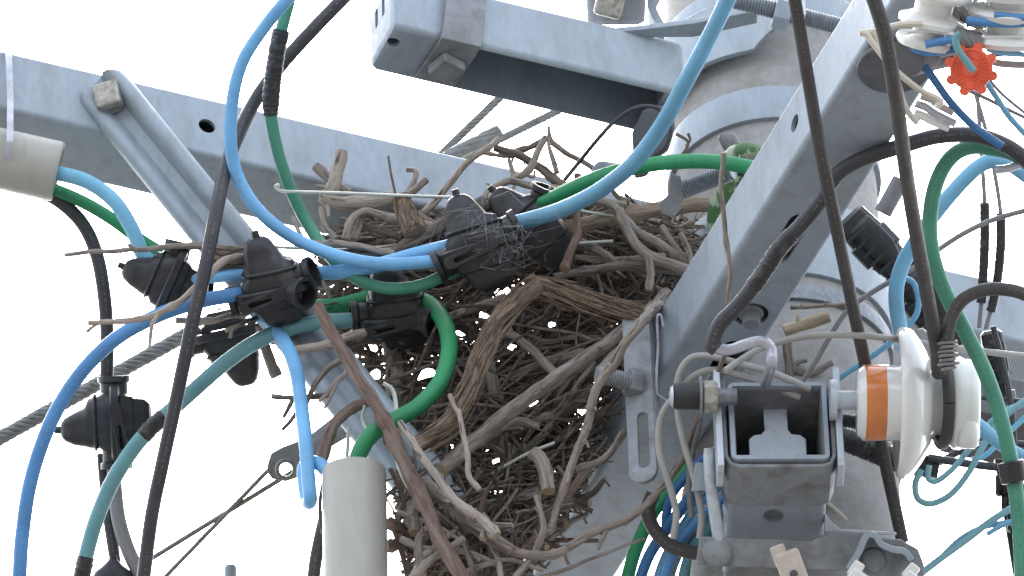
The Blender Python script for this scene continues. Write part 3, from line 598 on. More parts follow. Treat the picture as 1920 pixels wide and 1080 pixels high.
for lab, a, b, tp in (('left of two thin dark wires with taped sleeves at right', [(1832, 160), (1836, 230), (1842, 310), (1846, 380), (1846, 460), (1842, 540), (1836, 615)], 8, ((.5, .9, 2.2),)),
                  ('right of two thin dark wires with taped sleeves at right', [(1826, 165), (1850, 250), (1866, 330), (1876, 400), (1876, 470), (1866, 550), (1848, 618)], 8, ((.5, .92, 2.2),))):
    wire('taped_wire', lab, a, b, MIDGREY, -.30, 'wire', 'thin wires on the right side', tapes=tp)
wire('blue_cable', 'blue cable leaving the insulator toward the lower right edge', [(1800, 770, -.36), (1838, 800), (1880, 835), (1945, 872)], 25, CYAN, -.38, group='cables on the right side')
wire('teal_wire', 'teal wire making the larger loop below the white insulator', [(1728, 880), (1716, 908), (1722, 936), (1748, 944), (1785, 925), (1820, 880), (1850, 825), (1890, 775), (1945, 735)], 12, PTEAL, -.34, 'wire', 'teal wires at lower right')
wire('teal_wire', 'teal wire making the small loop below the white insulator', [(1742, 872), (1740, 896), (1756, 902), (1785, 880), (1815, 845), (1850, 800), (1890, 768), (1945, 752)], 11, PTEAL, -.335, 'wire', 'teal wires at lower right')
wire('teal_wire', 'lower teal wire slanting to the bottom right edge', [(1715, 1085), (1760, 1050), (1815, 1010), (1865, 972), (1945, 925)], 13, PTEAL, -.36, 'wire', 'teal wires at lower right')
wire('teal_wire', 'cyan wire joining the slanting teal wire at lower right', [(1755, 1056), (1800, 1012), (1845, 988), (1890, 980), (1945, 972)], 11, CYAN, -.355, 'wire', 'teal wires at lower right')
wire('corrugated_sleeve', 'thick black corrugated sleeve behind the insulator stud', [(1545, 812), (1580, 822), (1625, 840), (1680, 862), (1725, 872), (1760, 878)], 40, TAPE, -.30, 'cable', 'cables on the right side', tapes=((.0, .9, 1.08),))
wire('black_wire', 'thin black cable running right from the corrugated sleeve', [(1740, 858), (1790, 866), (1850, 874), (1945, 884)], 15, BLACK, -.31, 'wire', 'thin wires on the right side')
wire('blue_cable', 'short blue wire end taped black under the insulator stud', [(1556, 787), (1580, 788), (1610, 792), (1650, 800)], 13, CYAN, -.36, 'wire', 'thin wires on the right side', tapes=((.35, 1, 1.9),))
wire('cream_wire', 'thin cream wire lying on the pole right of the front arm', [(1540, 935), (1565, 955), (1585, 975), (1602, 1000)], 9, CREAM, -.30, 'wire', 'thin wires on the right side')
for lab, pts, dd, mm, ww in (
    ('green cable of the bundle behind the front arm', [(1300, 870), (1262, 915), (1225, 960), (1192, 1030), (1172, 1100)], 25, GREEN, -.30),
    ('upper blue cable of the bundle behind the front arm', [(1330, 850), (1290, 890), (1262, 925), (1250, 960), (1248, 1000)], 17, ROYAL, -.31),
    ('middle blue cable of the bundle behind the front arm', [(1345, 880), (1300, 925), (1255, 985), (1218, 1040), (1195, 1100)], 21, ROYAL, -.32),
    ('light blue cable of the bundle behind the front arm', [(1350, 910), (1310, 945), (1272, 1000), (1245, 1050), (1228, 1100)], 17, CYAN, -.315),
    ('lower blue cable of the bundle behind the front arm', [(1360, 930), (1320, 965), (1280, 1010), (1252, 1065), (1245, 1100)], 16, BLUE2, -.33),
    ('grey-green cable of the bundle behind the front arm', [(1370, 940), (1330, 985), (1292, 1040), (1275, 1100)], 17, TEAL, -.31),
    ('grey cable of the bundle behind the front arm', [(1372, 930), (1325, 980), (1290, 1010), (1265, 1060), (1255, 1100)], 14, MIDGREY, -.30),
    ('dark teal cable of the bundle behind the front arm', [(1390, 1000), (1340, 1000), (1305, 1010), (1290, 1050), (1285, 1100)], 14, SEA, -.30)):
    wire('bundle_cable', lab, pts, dd, mm, ww, 'cable', 'cable bundle behind the front arm')
wire('grey_cable', 'dark grey flat cable looping under the cable bundle', [(1225, 925), (1215, 955), (1225, 990), (1255, 1022), (1300, 1036), (1345, 1036)], 26, DGREY, -.345, 'cable', 'cable bundle behind the front arm')
put('wire_hook', MB().tube(cr(pathp([(1244, 612), (1240, 594), (1236, 590), (1232, 600), (1234, 650), (1231, 700), (1231, 735), (1236, 742), (1258, 756), (1275, 762)], -.30), 6), 2.6 * PX, 8), SILV, None, 'thin shiny wire hook hanging beside the slotted strap', 'hook')
# left lower cables
wire('black_cable', 'black cable leaving the lower left connector downward', [(192, 850), (197, 910), (205, 980), (214, 1040), (220, 1100)], 22, BLACK, -.12)
wire('grey_cable', 'sheeny grey cable leaving the lower left connector downward', [(212, 850), (216, 920), (224, 980), (244, 1040), (275, 1100)], 27, MIDGREY, -.13)
wire('black_cable', 'black cable passing down behind the upright conduit', [(612, 960), (602, 1000), (592, 1050), (586, 1100)], 24, BLACK, -.26)
wire('twig_wire', 'thin dark wire beside the upright conduit', [(606, 905), (600, 940), (601, 975), (606, 1000)], 7, BLACK, -.30, 'wire')
put('rubber_boot', MB().loft(P(212, 1090, -.13), R_, U_, T_, [(-60, 60, 40), (-10, 46, 30), (18, 34, 24), (30, 18, 14), (40, 8, 8), (48, 7, 7)], 2.5), COVER, None, 'black rubber cap at the bottom edge below left connector', 'cap', smooth=60)
put('bolt_end', MB().tube([P(432, 1058, 0), P(432, 1064, 0), P(432, 1130, 0)], [.004, .006, .006], 16), GALV, None, 'small round grey bolt end at the bottom edge', 'bolt')
# steel strands
def strand(label, a, b, dia, turns, wires=7, m=STRAND, name='steel_strand', w_sub=.36):
    mb = MB(); t = (b - a); L = t.length; t.normalize(); u, w = perp(t); R = dia / 2 * PX * .64; n = int(turns * 14)
    for k in range(wires - 1):
        ph = 2 * math.pi * k / (wires - 1)
        mb.tube([a + t * (L * i / n) + u * (math.cos(ph + turns * 2 * math.pi * i / n) * R) + w * (math.sin(ph + turns * 2 * math.pi * i / n) * R) for i in range(n + 1)], dia * PX * w_sub / 2, 6)
    put(name, mb, m, None, label, 'strand', 'steel guy strands', smooth=60)
strand('thick twisted steel strand crossing the lower left behind the cables', P(-30, 838, .12), P(420, 588, .22), 30, 6)
strand('twisted steel strand rising left under the upper crossarm', P(800, 316, .25), P(1000, 122, .30), 17, 4)
strand('twisted steel strand rising right under the upper crossarm', P(860, 300, .25), P(1070, 196, .30), 16, 4)
strand('bundle of cut straight steel wires ending above the crossarm', P(838, 296, .22), P(936, 246, .24), 30, .35, 9)
strand('thin strand running down left from the clevis plate, lower of the crossing two', P(556, 880, .05), P(270, 1056, .1), 10, 12)
strand('thin strand running down left from the clevis plate, steeper of the crossing two', P(516, 868, .05), P(296, 1096, .1), 9, 12)
cl = empty('clevis_plate', P(560, 860, .03), 'rounded steel clevis plate holding two thin strands left of conduit', 'plate')
put('plate', slab(((502, 868), (508, 850), (530, 838), (600, 812), (660, 780), (665, 812), (600, 850), (560, 895), (535, 903), (510, 898), (500, 884)), .03, -T_ * .014), GALV2, cl, bevel=.002, cut=[cyl(P(536, 880, .03), T_, .009, .03)])
put('upper_edge', slab(((560, 832), (640, 770), (668, 766), (668, 790), (600, 822)), .015, -T_ * .006), GALV, cl, bevel=.001)
put('thimble', MB().tube([P(536, 880, .02) + R_ * (.0085 * math.cos(a)) + U_ * (.0085 * math.sin(a)) for a in [i * math.pi / 12 for i in range(25)]], .0022, 8), STRAND, cl)
# ------------------------------------------------------------------ black connector covers
def connector(label, x, y, w, ang, k=1.0, depth=1.0, ports=((1, 0, 0), (-1, 0, 0)), latch=True, lean=0.0, lower=1.0, tip=True, wide=1.0):
    "ang: direction of the dome in the picture, degrees clockwise from up"
    a = math.radians(ang); uy = (U_ * math.cos(a) + R_ * math.sin(a)); ux = (R_ * math.cos(a) - U_ * math.sin(a)); uz = T_.copy()
    rot = Matrix.Rotation(lean, 3, ux); uy = rot @ uy; uz = rot @ uz
    c = P(x, y, w); root = empty('cable_connector', c - uy * .03, label, 'connector', 'black moulded cable connector covers')
    ux, uy, uz = ux * k, uy * k, uz * k
    W = wide
    secs = [(4, 56 * W, 44), (18, 54 * W, 44), (26, 47 * W, 40, 2), (44, 44 * W, 37, 0), (50, 36 * W, 32, -6), (70, 29 * W, 27, -9), (86, 21 * W, 20, -10), (92, 14, 14, -10), (94, 7, 7, -10)]
    secs += [(104, 6, 6, -10), (105, 4, 4, -10)] if tip else []
    dome = put('upper_dome', MB().loft(c, ux, uy, uz, secs, 3.2, 28), COVER, root, smooth=48)
    put('seam_rib', MB().loft(c, ux, uy, uz, [(30, 49 * W, 42, 1), (33, 51 * W, 43, 1), (36, 48 * W, 41, 1)], 3.2, 28), COVER, dome, smooth=30, root=root.location.copy())
    put('flange', MB().loft(c, ux, uy, uz, [(-12, 62 * W, 48), (-10, 68 * W, 52), (2, 70 * W, 53), (5, 66 * W, 50)], 3.6, 28), COVER, root, smooth=30)
    l = lower
    put('lower_dome', MB().loft(c, ux, uy, uz, [(-13, 57 * W, 45), (-22, 54 * W, 44), (-40 * l, 46 * W, 40, 4), (-42 * l, 43 * W, 37, 4), (-64 * l, 36 * W, 33, 8), (-74 * l, 27 * W, 26, 8), (-78 * l, 16 * W, 16, 8)], 4.5, 8), COVER, root, smooth=25)
    for (dx, dy, dz) in ports:
        ax = (ux * dx + uy * dy + uz * dz).normalized(); o = c + ax * (44 * W * PX * k) + uy * (-2 * PX)
        put('port', MB().lathe(o, ax, [(-.006 * k, .0125 * k), (.012 * k, .0125 * k), (.014 * k, .0145 * k), (.019 * k, .0145 * k), (.019 * k, .0112 * k), (.004 * k, .0105 * k), (.004 * k, .002)], 26), COVER, root, smooth=40)
    if latch:
        lc = c + uz * (50 * PX) - uy * (8 * PX)
        sgn = (ux.normalized() * .97 + uy.normalized() * .16).normalized()
        nn = uz.normalized(); oth = nn.cross(sgn).normalized()
        hl, r = 40 * PX * k * W, 11 * PX * k
        pts = []
        for i in range(9): t = -math.pi / 2 + math.pi * i / 8; pts.append(lc - sgn * (14 * PX * k) + sgn * (hl + math.cos(t) * r) + oth * (math.sin(t) * r))
        for i in range(9): t = math.pi / 2 + math.pi * i / 8; pts.append(lc - sgn * (14 * PX * k) + sgn * (-hl + math.cos(t) * r) + oth * (math.sin(t) * r))
        put('latch_strap', MB().prism([p - nn * .004 for p in pts], nn * .007), COVER, root, bevel=.0008, cut=[slot(lc - sgn * (26 * PX * k), sgn, 17 * PX * k, 4.2 * PX * k, nn, .01)])
    return root
connector('leftmost black connector with pointed cap aimed left beside blue cables', 318, 528, -.145, -66, .95, ports=((.3, -1, 0.2), (1, .2, 0)), latch=False, lower=.7)
connector('black connector in front of the long twig, blue cables on both sides', 512, 540, -.195, -12, 1.06, ports=((1, .25, .3), (-1, -.1, 0), (.75, -.15, .8)), lean=.15, lower=.85)
connector('black connector wrapped in cobweb at the centre of nest rim', 897, 462, -.215, -17, 1.08, ports=((1, .25, 0), (-1, -.15, 0)), lean=-.05)
connector('black connector below the centre, green cable looping out of it', 744, 588, -.160, -7, 1.06, ports=((1, -.15, .75), (-1, .1, .1)), lean=.25, lower=.8, tip=False)
connector('black connector half hidden behind the webbed one, green cable leaving it', 994, 424, -.14, -40, 1.0, ports=((1, .1, 0), (.9, .5, .2)), latch=False, lower=1.25)
connector('black connector hanging low behind the teal cable at left', 432, 628, -.10, 168, 1.05, ports=((1, 0, 0), (-1, .1, 0)), latch=False, lower=.6, tip=False)
connector('lone black connector at lower left with cap pointing left', 214, 792, -.13, -92, 1.06, ports=((1, 0, 0), (-1, 0, 0)), latch=True, lower=.85)
def jbox(label, x, y, w, ang, L, W_, parts):
    a = math.radians(ang); ux = R_ * math.cos(a) - U_ * math.sin(a); uy = U_ * math.cos(a) + R_ * math.sin(a)
    c = P(x, y, w); root = empty('junction_cover', c - uy * .02, label, 'junction cover', 'black junction covers on the right')
    put('shell', MB().loft(c, uy, ux, T_, [(-L, W_ * .55, 20), (-L + 6, W_ * .8, 28), (-L * .3, W_ * .86, 36), (-L * .25, W_, 40), (L * .35, W_, 40), (L * .4, W_ * .84, 34), (L * .9, W_ * .66, 26), (L, W_ * .4, 16)], 4.5, 12), COVER, root, smooth=22)
    put('lid', MB().loft(c + T_ * (38 * PX) + uy * 4 * PX, uy, ux, T_, [(-L * .7, W_ * .5, 6), (-L * .6, W_ * .62, 10), (L * .2, W_ * .66, 12), (L * .6, W_ * .4, 8)], 5, 12), COVER, root, smooth=22)
    for i in range(parts):
        t = -L * .5 + L * 1.1 * i / max(1, parts - 1)
        put('rib', MB().box(c + ux * (t * PX) + T_ * (42 * PX) - uy * (W_ * .35 * PX), ux * .0016, uy * (W_ * .45 * PX), T_ * .004), COVER, root, bevel=.0005)
    put('mouth', MB().lathe(c + ux * (L * .9 * PX), ux, [(0, .013), (.012, .013), (.012, .010), (.002, .009)], 20), COVER, root)
jbox('black ribbed junction cover slanting beside the diagonal arm over the pole', 1640, 458, -.24, 46, 72, 42, 5)
jbox('black junction cover behind the light blue cable right of pole', 1738, 566, -.24, 52, 84, 44, 4)
jbox('small black junction cover by the green cable at far right', 1868, 680, -.24, 80, 60, 26, 4)
# dark horizontal hardware bar and ribbed black spiral at right edge
put('dark_bar', MB().box(P(1905, 795, -.12), XA * .066, UP * .026, NA * .034), DARKIN, None, 'dark steel bar behind the cables at the right edge', 'bar', bevel=.002)
sp = empty('ribbed_terminal_strip', P(1895, 1000, -.3), 'black toothed terminal strip at the lower right edge', 'terminal strip')
put('spine', MB().box(P(1908, 985, -.29), R_ * .012, (U_ - R_ * .16) * .062, T_ * .01), COVER, sp, bevel=.002)
for i in range(6):
    put('tooth', MB().lathe(P(1866 + i * 11, 910 + i * 34, -.30), R_, [(0, .009), (.003, .0115), (.006, .009), (.009, .0115), (.012, .009), (.022, .0105)], 16), COVER, sp, smooth=25)
# ------------------------------------------------------------------ upper right: spool insulators, red disc
def spool(label, x, y, w, ax, secs, k=1.0):
    root = empty('spool_insulator', P(x, y, w), label, 'insulator', 'white spool insulators at top right')
    o = P(x, y, w)
    put('spool', MB().lathe(o, ax, [(t * PX * k, r * PX * k) for t, r in secs], 40), PORC, root, smooth=50)
    return root
sprof = [(-62, 20), (-60, 52), (-52, 56), (-46, 54), (-42, 30), (-34, 28), (-26, 46), (-20, 58), (-12, 58), (-6, 44), (0, 34), (18, 34), (24, 50), (30, 62), (38, 64), (44, 60), (48, 40), (52, 40), (56, 56), (62, 58), (70, 50), (72, 18)]
spool('white spool insulator at top right beside the diagonal arm end', 1750, 22, -0.760, (U_ * .95 + R_ * .18 + T_ * .25).normalized(), sprof, 1.0)
spool('white spool insulator at the top right corner with blue wire wound', 1890, 14, -0.760, (U_ * .97 + R_ * .05 + T_ * .22).normalized(), [(-70, 20), (-68, 66), (-58, 72), (-50, 68), (-44, 40), (-30, 38), (-24, 60), (-14, 72), (-6, 74), (0, 66), (4, 40), (14, 40), (20, 70), (30, 74), (40, 60), (44, 20)], .95)
hk = empty('insulator_bracket', P(1690, 130, -0.760), 'round cupped steel bracket with hooked rod at arm end', 'bracket')
put('cup', MB().lathe(hit(1676, 122, QBu - UP * .002, UP), -UP, [(0, .033), (.003, .034), (.005, .033), (.004, .030), (.0035, .006)], 48), SHADE, hk, smooth=50)
put('stem', MB().tube([P(1700, 108, -0.760), P(1745, 95, -0.720), P(1790, 85, -0.700)], .018, 16), DARKIN, hk)
put('cream_hook', MB().tube(cr(pathp([(1620, 62), (1628, 68), (1645, 92), (1672, 125), (1700, 150), (1730, 172), (1756, 184), (1764, 192), (1756, 202)], -0.800), 5), 5.5 * PX, 8), CREAM, hk)
put('cream_arm', MB().tube(cr(pathp([(1640, 56), (1660, 100), (1682, 150), (1695, 195), (1712, 222), (1722, 230)], -0.795), 5), 6 * PX, 8), CREAM, hk)
put('lug', MB().tube(cr(pathp([(1612, 62), (1640, 58), (1690, 46), (1730, 44)], -0.790), 5), 6 * PX, 8), CREAM, hk)
gl = empty('grooved_clamp', P(1745, 205, -0.750), 'pale grey grooved wire clamp below the spool insulator', 'clamp')
for i, (x0, y0, x1, y1, dd) in enumerate(((1726, 180, 1788, 212, 13), (1716, 194, 1792, 232, 14), (1714, 212, 1780, 240, 16))):
    put('groove_bar', MB().tube(cr(pathp([(x0, y0), (x0 + 20, y0 + 7), ((x0 + x1) / 2, (y0 + y1) / 2), (x1, y1)], -0.760 + i * .006), 4), dd / 2 * PX, 10), (GREYW, SILV, PORC)[i], gl)
dsc = empty('tag_disc', P(1822, 130, -0.780), 'red-orange toothed plastic disc hanging on a wire at top right', 'tag')
dn = (T_ * .92 + U_ * .05 - R_ * .2).normalized(); du = (U_ - dn * U_.dot(dn)).normalized(); dr = du.cross(dn).normalized()
oc = P(1822, 130, -0.780); outl = []
for i in range(240):
    a = 2 * math.pi * i / 240; dl = ((a + .3 + math.pi / 8) % (math.pi / 4)) - math.pi / 8; r = max(37.0, 39 * math.cos(dl) + math.sqrt(max(0, 8.5 ** 2 - (39 * math.sin(dl)) ** 2)) if abs(39 * math.sin(dl)) < 8.5 else 0) * PX
    outl.append(oc + dr * (math.cos(a) * r) + du * (math.sin(a) * r))
put('toothed_disc', MB().prism(outl, dn * .0045), REDO, dsc, bevel=.0008)
for rr in (33, 20): put('raised_ring', MB().tube([oc + dn * .0045 + dr * (math.cos(a) * rr * PX) + du * (math.sin(a) * rr * PX) for a in [i * math.pi / 24 for i in range(49)]], 1.6 * PX, 8), REDO, dsc)
put('hub', MB().lathe(oc + dn * .004, dn, [(0, 15 * PX), (.0025, 14 * PX), (.003, 6 * PX)], 24), REDO, dsc)
for i in range(26):
    if i % 13 in (5, 6): continue
    a = 2 * math.pi * i / 26; e = dr * math.cos(a) + du * math.sin(a)
    put('embossed_mark', MB().box(oc + dn * .0046 + e * (26.5 * PX), e * (3.6 * PX), dn.cross(e) * ((1.0 + (i * 7 % 3) * .5) * PX), dn * .0009), REDO, dsc)
TG = 'thin wires at the top right'
wire('teal_wire', 'short teal wire passing through the red-orange disc', [(1800, 62), (1792, 72), (1796, 92), (1810, 112), (1826, 134)], 13, TEAL, -0.800, 'wire', TG)
for lab, pts, dd, mm, ww in (
    ('royal blue wire dropping from the white spool to the black cable', [(1715, 85), (1728, 115), (1752, 150), (1785, 195), (1830, 240), (1880, 275)], 14, ROYAL, -0.760),
    ('blue wire wrapped under the left white spool', [(1708, 84), (1722, 94), (1750, 98), (1790, 92), (1815, 82)], 14, BLUE2, -0.770),
    ('upper blue wire at the left white spool', [(1735, 84), (1760, 78), (1790, 74), (1812, 72)], 14, BLUE2, -0.780),
    ('blue wire from the bound splice to right edge', [(1835, 74), (1870, 74), (1900, 80), (1945, 90)], 13, BLUE2, -0.760),
    ('grey wire from the bound splice to right edge', [(1842, 84), (1875, 90), (1905, 88), (1945, 86)], 13, GREYW, -0.750),
    ('lower grey wire below the bound splice', [(1735, 108), (1780, 98), (1820, 95), (1870, 118), (1945, 122)], 13, GREYW, -0.740),
    ('pale teal wire below the bound splice', [(1850, 92), (1880, 100), (1945, 104)], 9, PALEBLUE, -0.755),
    ('blue wire wound on the corner white spool', [(1812, 38), (1850, 42), (1900, 44), (1945, 40)], 15, BLUE2, -0.785),
    ('second blue wire wound on the corner white spool', [(1864, 28), (1900, 32), (1945, 34)], 13, BLUE2, -0.790),
    ('teal wire slanting down right from the red-orange disc', [(1848, 152), (1870, 185), (1895, 222), (1945, 275)], 11, CYAN, -0.700),
    ('thin brown wire slanting right of the red-orange disc', [(1855, 150), (1885, 182), (1945, 230)], 6, MIDGREY, -0.690),
    ('thin grey wire behind the red-orange disc', [(1812, 168), (1850, 185), (1890, 205), (1945, 232)], 7, MIDGREY, -0.680),
    ('white looped wire hanging off the left white spool', [(1790, 12), (1792, 30), (1798, 50), (1812, 62)], 11, GREYW, -0.750),
    ('dark short wire at the top of left white spool', [(1792, -5), (1806, 20), (1818, 50)], 10, DGREY, -0.730)):
    wire('wire', lab, pts, dd, mm, ww, 'wire', TG)
for lab, pts, dd, mm, ww in (
    ('pale wire curling between the two white spools', [(1795, 0), (1812, 25), (1830, 48), (1860, 60), (1945, 62)], 11, GREYW, -.74),
    ('thin white wire crossing above the red-orange disc', [(1700, 60), (1740, 58), (1800, 66), (1860, 70), (1945, 66)], 7, PORC, -.78),
    ('black wire behind the two white spools', [(1770, -10), (1800, 30), (1850, 55), (1945, 75)], 12, BLACK, -.69),
    ('thin royal blue wire below the corner spool', [(1700, 96), (1760, 112), (1830, 108), (1900, 100), (1945, 108)], 8, ROYAL, -.72)):
    wire('wire', lab, pts, dd, mm, ww, 'wire', TG)
for lab, pts, dd, mm, ww in (
    ('black wire running level behind the insulator to right edge', [(1790, 742), (1840, 746), (1890, 750), (1945, 756)], 10, BLACK, -.28),
    ('black wire sagging below the insulator to right edge', [(1760, 868), (1810, 842), (1870, 830), (1945, 836)], 13, BLACK, -.27),
    ('dark wire dropping along the far right edge', [(1862, 612), (1880, 680), (1896, 760), (1902, 860), (1890, 930)], 11, BLACK, -.29),
    ('pale blue wire crossing the green cable at right edge', [(1822, 862), (1850, 852), (1890, 812), (1945, 762)], 10, PALEBLUE, -.33),
    ('short cyan wire beside the toothed strip', [(1945, 985), (1905, 978), (1880, 985), (1850, 1002)], 9, CYAN, -.37)):
    wire('wire', lab, pts, dd, mm, ww, 'wire', 'thin wires on the right side')
put('splice_binding', MB().tube([P(1795 + i * .24, 68 + i * .07, -0.775) + U_ * (.0085 * math.cos(i * .8)) + T_ * (.0085 * math.sin(i * .8)) for i in range(190)], 2.2 * PX, 6), MIDGREY, None, 'grey wire binding wound tightly around the wires by red-orange disc', 'binding')
put('grey_rod', MB().tube([P(1690, 336, -.05), P(1655, 400, -.05)], .0085, 14), GALV2, None, 'short grey rod end right of the pole behind dark cable', 'rod')
wire('silver_sleeve', 'twisted silvery sleeve on the blue cable at right edge', [(1868, 318), (1890, 316), (1915, 308), (1945, 310)], 15, SILV, -.5, 'sleeve', TG)
# ------------------------------------------------------------------ bird nest
rnd_sp = random.Random(77)
nest = empty('bird_nest', P(950, 700, -.14), 'large bird nest of tangled dry sticks wedged among the arms', 'bird nest')
NL = nest.location.copy()
def wc(x, y): return -.03 - .00036 * (y - 400)
def stick_mesh(pts, d0, d1, seed, knots=True, seg=7, crook=.0018):
    rnd = random.Random(seed); c = cr(pts, max(3, int((pts[1] - pts[0]).length / .006)))
    n = len(c); rad = []
    ph = rnd.uniform(0, 9)
    for i in range(n):
        f = i / (n - 1); r = (d0 + (d1 - d0) * f) / 2 * PX
        k = 1 + .10 * noise.noise(c[i] * 90 + V((seed, 0, 0)))
        if knots and rnd.random() < .10: k += rnd.uniform(.12, .38)
        rad.append(r * k)
        j = noise.noise_vector(c[i] * 45 + V((0, seed * 3.1, 0)))
        c[i] = c[i] + j * crook
    return MB().tube(c, rad, seg, 1, jit=.07)
def stick(pts, d0, d1=None, m=BARK, off=0.0, seed=None, fork=(), name='stick', shag=0, spurs=True, **k):
    seed = seed if seed is not None else random.randint(0, 9999)
    q = [P(p[0], p[1], p[2] if len(p) > 2 else wc(p[0], p[1]) + off) for p in pts]
    mb = stick_mesh(q, d0, d1 or d0 * .85, seed, **k)
    for (fp, fd) in fork:
        o2 = stick_mesh([P(p[0], p[1], p[2] if len(p) > 2 else wc(p[0], p[1]) + off) for p in fp], fd, fd * .7, seed + 1)
        b = len(mb.v); mb.v += o2.v; mb.f += [tuple(i + b for i in f) for f in o2.f]; mb.mi += o2.mi; mb.loc += o2.loc
    if shag:
        c = cr(q, 8); n = len(c); rs = random.Random(seed)
        for _ in range(shag):
            a = rs.uniform(-1.9, 1.9); i0 = rs.randint(0, n - 6); ln = rs.randint(5, min(16, n - i0)); st_ = []
            r = d0 / 2 * PX * rs.uniform(.93, 1.12); lift = rs.uniform(0, .005) if rs.random() < .5 else 0
            for j in range(i0, i0 + ln):
                t = (c[min(j + 1, n - 1)] - c[max(j - 1, 0)]).normalized(); sd_ = t.cross(T_).normalized(); tw_ = sd_.cross(t).normalized(); tw_ = tw_ if tw_.dot(T_) > 0 else -tw_
                f = (j - i0) / ln; st_.append(c[j] + (sd_ * math.sin(a + f * .5) + tw_ * math.cos(a + f * .5)) * (r + lift * f ** 3))
            if len(st_) > 2: mb.tube(st_, [rs.uniform(.8, 2.4) * PX] * (len(st_) - 1) + [.3 * PX], 4)
    for _ in range(rnd_sp.choice((0, 1, 2, 3)) if spurs and not shag and d0 < 30 else 0):
        k = rnd_sp.uniform(.15, .85); j = int(k * (len(q) - 1)); b0 = q[j].lerp(q[j + 1], k * (len(q) - 1) - j); dv = (q[j + 1] - q[j]).normalized()
        o_ = (R_ * rnd_sp.uniform(-1, 1) + U_ * rnd_sp.uniform(-1, 1) + T_ * rnd_sp.uniform(0, 1)).normalized(); L_ = d0 * PX * rnd_sp.uniform(.7, 1.5)
        mb.tube([b0, b0 + (o_ + dv * .5) * L_ * .6, b0 + (o_ + dv * .6) * L_], [d0 * PX * .24, d0 * PX * .17, d0 * PX * .09], 6)
    return put(name, mb, [m, CUTW], nest, smooth=55)
F = -.13        # front of the nest
stick([(642, 286), (634, 318), (628, 346), (614, 364), (612, 376), (650, 381), (700, 378), (738, 370)], 25, 27, BARKP, -.10, 1, seg=10)
stick([(592, 312), (622, 340), (655, 364)], 19, 17, BARK, -.08, 2)
stick([(762, 318), (779, 320), (776, 340), (760, 364)], 9, 11, BARKP, -.08, 3)
stick([(799, 338), (770, 362), (738, 384)], 14, 14, BARKP, -.09, 4)
stick([(750, 372), (764, 402), (780, 440)], 36, 40, FIBRE, -.13, 5, seg=10, shag=25)
stick([(936, 258), (905, 288), (872, 308), (842, 345), (820, 375), (792, 400)], 11, 15, BARKP, -.05, 6, fork=(([(905, 288), (930, 292), (960, 296)], 9),))
stick([(568, 456), (640, 458), (695, 466), (738, 476)], 13, 13, BARK, F, 7)
stick([(610, 477), (680, 473), (740, 470), (795, 442), (850, 412), (910, 382)], 14, 32, BARK, F + .01, 8, seg=9)
stick([(604, 388), (609, 420), (630, 448)], 10, 10, BARKP, -.1, 9)
stick([(648, 447), (654, 420), (670, 400), (692, 395), (740, 410), (810, 422)], 16, 15, BARKP, -.1, 10)
stick([(662, 448), (678, 412), (690, 386)], 15, 13, BARKP, -.085, 11)
stick([(638, 413), (685, 424), (750, 442)], 13, 13, BARK, -.08, 12)
stick([(551, 406), (556, 425), (570, 448)], 9, 8, BARKP, -.13, 13)
stick([(928, 278), (975, 292), (1008, 312), (1034, 330), (1058, 352)], 15, 20, BARK, -.06, 14)
stick([(940, 290), (980, 280), (1008, 268), (1024, 258)], 12, 11, BARK, -.05, 15)
stick([(1030, 238), (1029, 272), (1037, 300), (1044, 325)], 7, 11, BARK, -.06, 16)
stick([(1022, 256), (1006, 284), (998, 312), (978, 330), (948, 340), (926, 352), (904, 376)], 13, 15, BARKP, -.09, 17, fork=(([(965, 335), (960, 315), (955, 300)], 12), ([(985, 325), (1000, 330), (1004, 320)], 8)))
stick([(1034, 268), (1062, 286), (1092, 302), (1130, 332), (1158, 368), (1180, 378)], 12, 9, BARK, -.05, 18, fork=(([(1040, 272), (1032, 262), (1030, 250)], 9),))
stick([(958, 338), (1000, 350), (1065, 356)], 15, 13, BARK, -.1, 19)
stick([(1083, 328), (1082, 395), (1084, 440), (1070, 470), (1058, 505)], 14, 18, BARKR, -.13, 20)
stick([(1022, 438), (1090, 420), (1160, 406), (1250, 391), (1330, 381)], 27, 31, mat('tan_barkless_wood', (.27, .215, .16), .85, 0, .35, 220, .7, 500, dirt=(.10, .08, .065), dscale=130, grain=True), -.09, 21, seg=10)
stick([(1108, 374), (1150, 386), (1168, 408), (1205, 440), (1245, 462), (1285, 485), (1310, 505)], 17, 19, BARK, -.11, 22)
stick([(1160, 394), (1171, 420), (1190, 455), (1216, 480), (1255, 496), (1300, 514)], 17, 24, BARK, -.12, 23, fork=(([(1216, 482), (1219, 510), (1216, 545)], 18),))
stick([(1060, 388), (1110, 378), (1175, 384)], 12, 14, BARK, -.1, 24)
stick([(1040, 522), (1110, 506), (1180, 500), (1300, 512)], 17, 18, BARK, -.1, 25)
stick([(1085, 452), (1130, 475), (1165, 496), (1230, 512)], 17, 15, BARK, -.09, 26)
stick([(1250, 470), (1285, 486), (1315, 510)], 14, 13, BARKR, -.11, 27)
stick([(1012, 480), (1080, 482), (1160, 488), (1250, 480)], 12, 12, BARK, -.08, 28)
stick([(1275, 440), (1290, 470), (1300, 505)], 12, 12, BARK, -.12, 29)
stick([(1240, 425), (1262, 455), (1290, 500)], 11, 12, BARK, -.11, 30)
stick([(1010, 528), (980, 552), (935, 605), (905, 665), (880, 735), (845, 795), (785, 838)], 38, 27, FIBRE, F - .02, 31, seg=12, crook=.004, shag=80)
stick([(985, 538), (1040, 546), (1100, 566), (1165, 584), (1225, 592)], 40, 28, FIBRE, F - .01, 32, seg=12, crook=.004, shag=80)
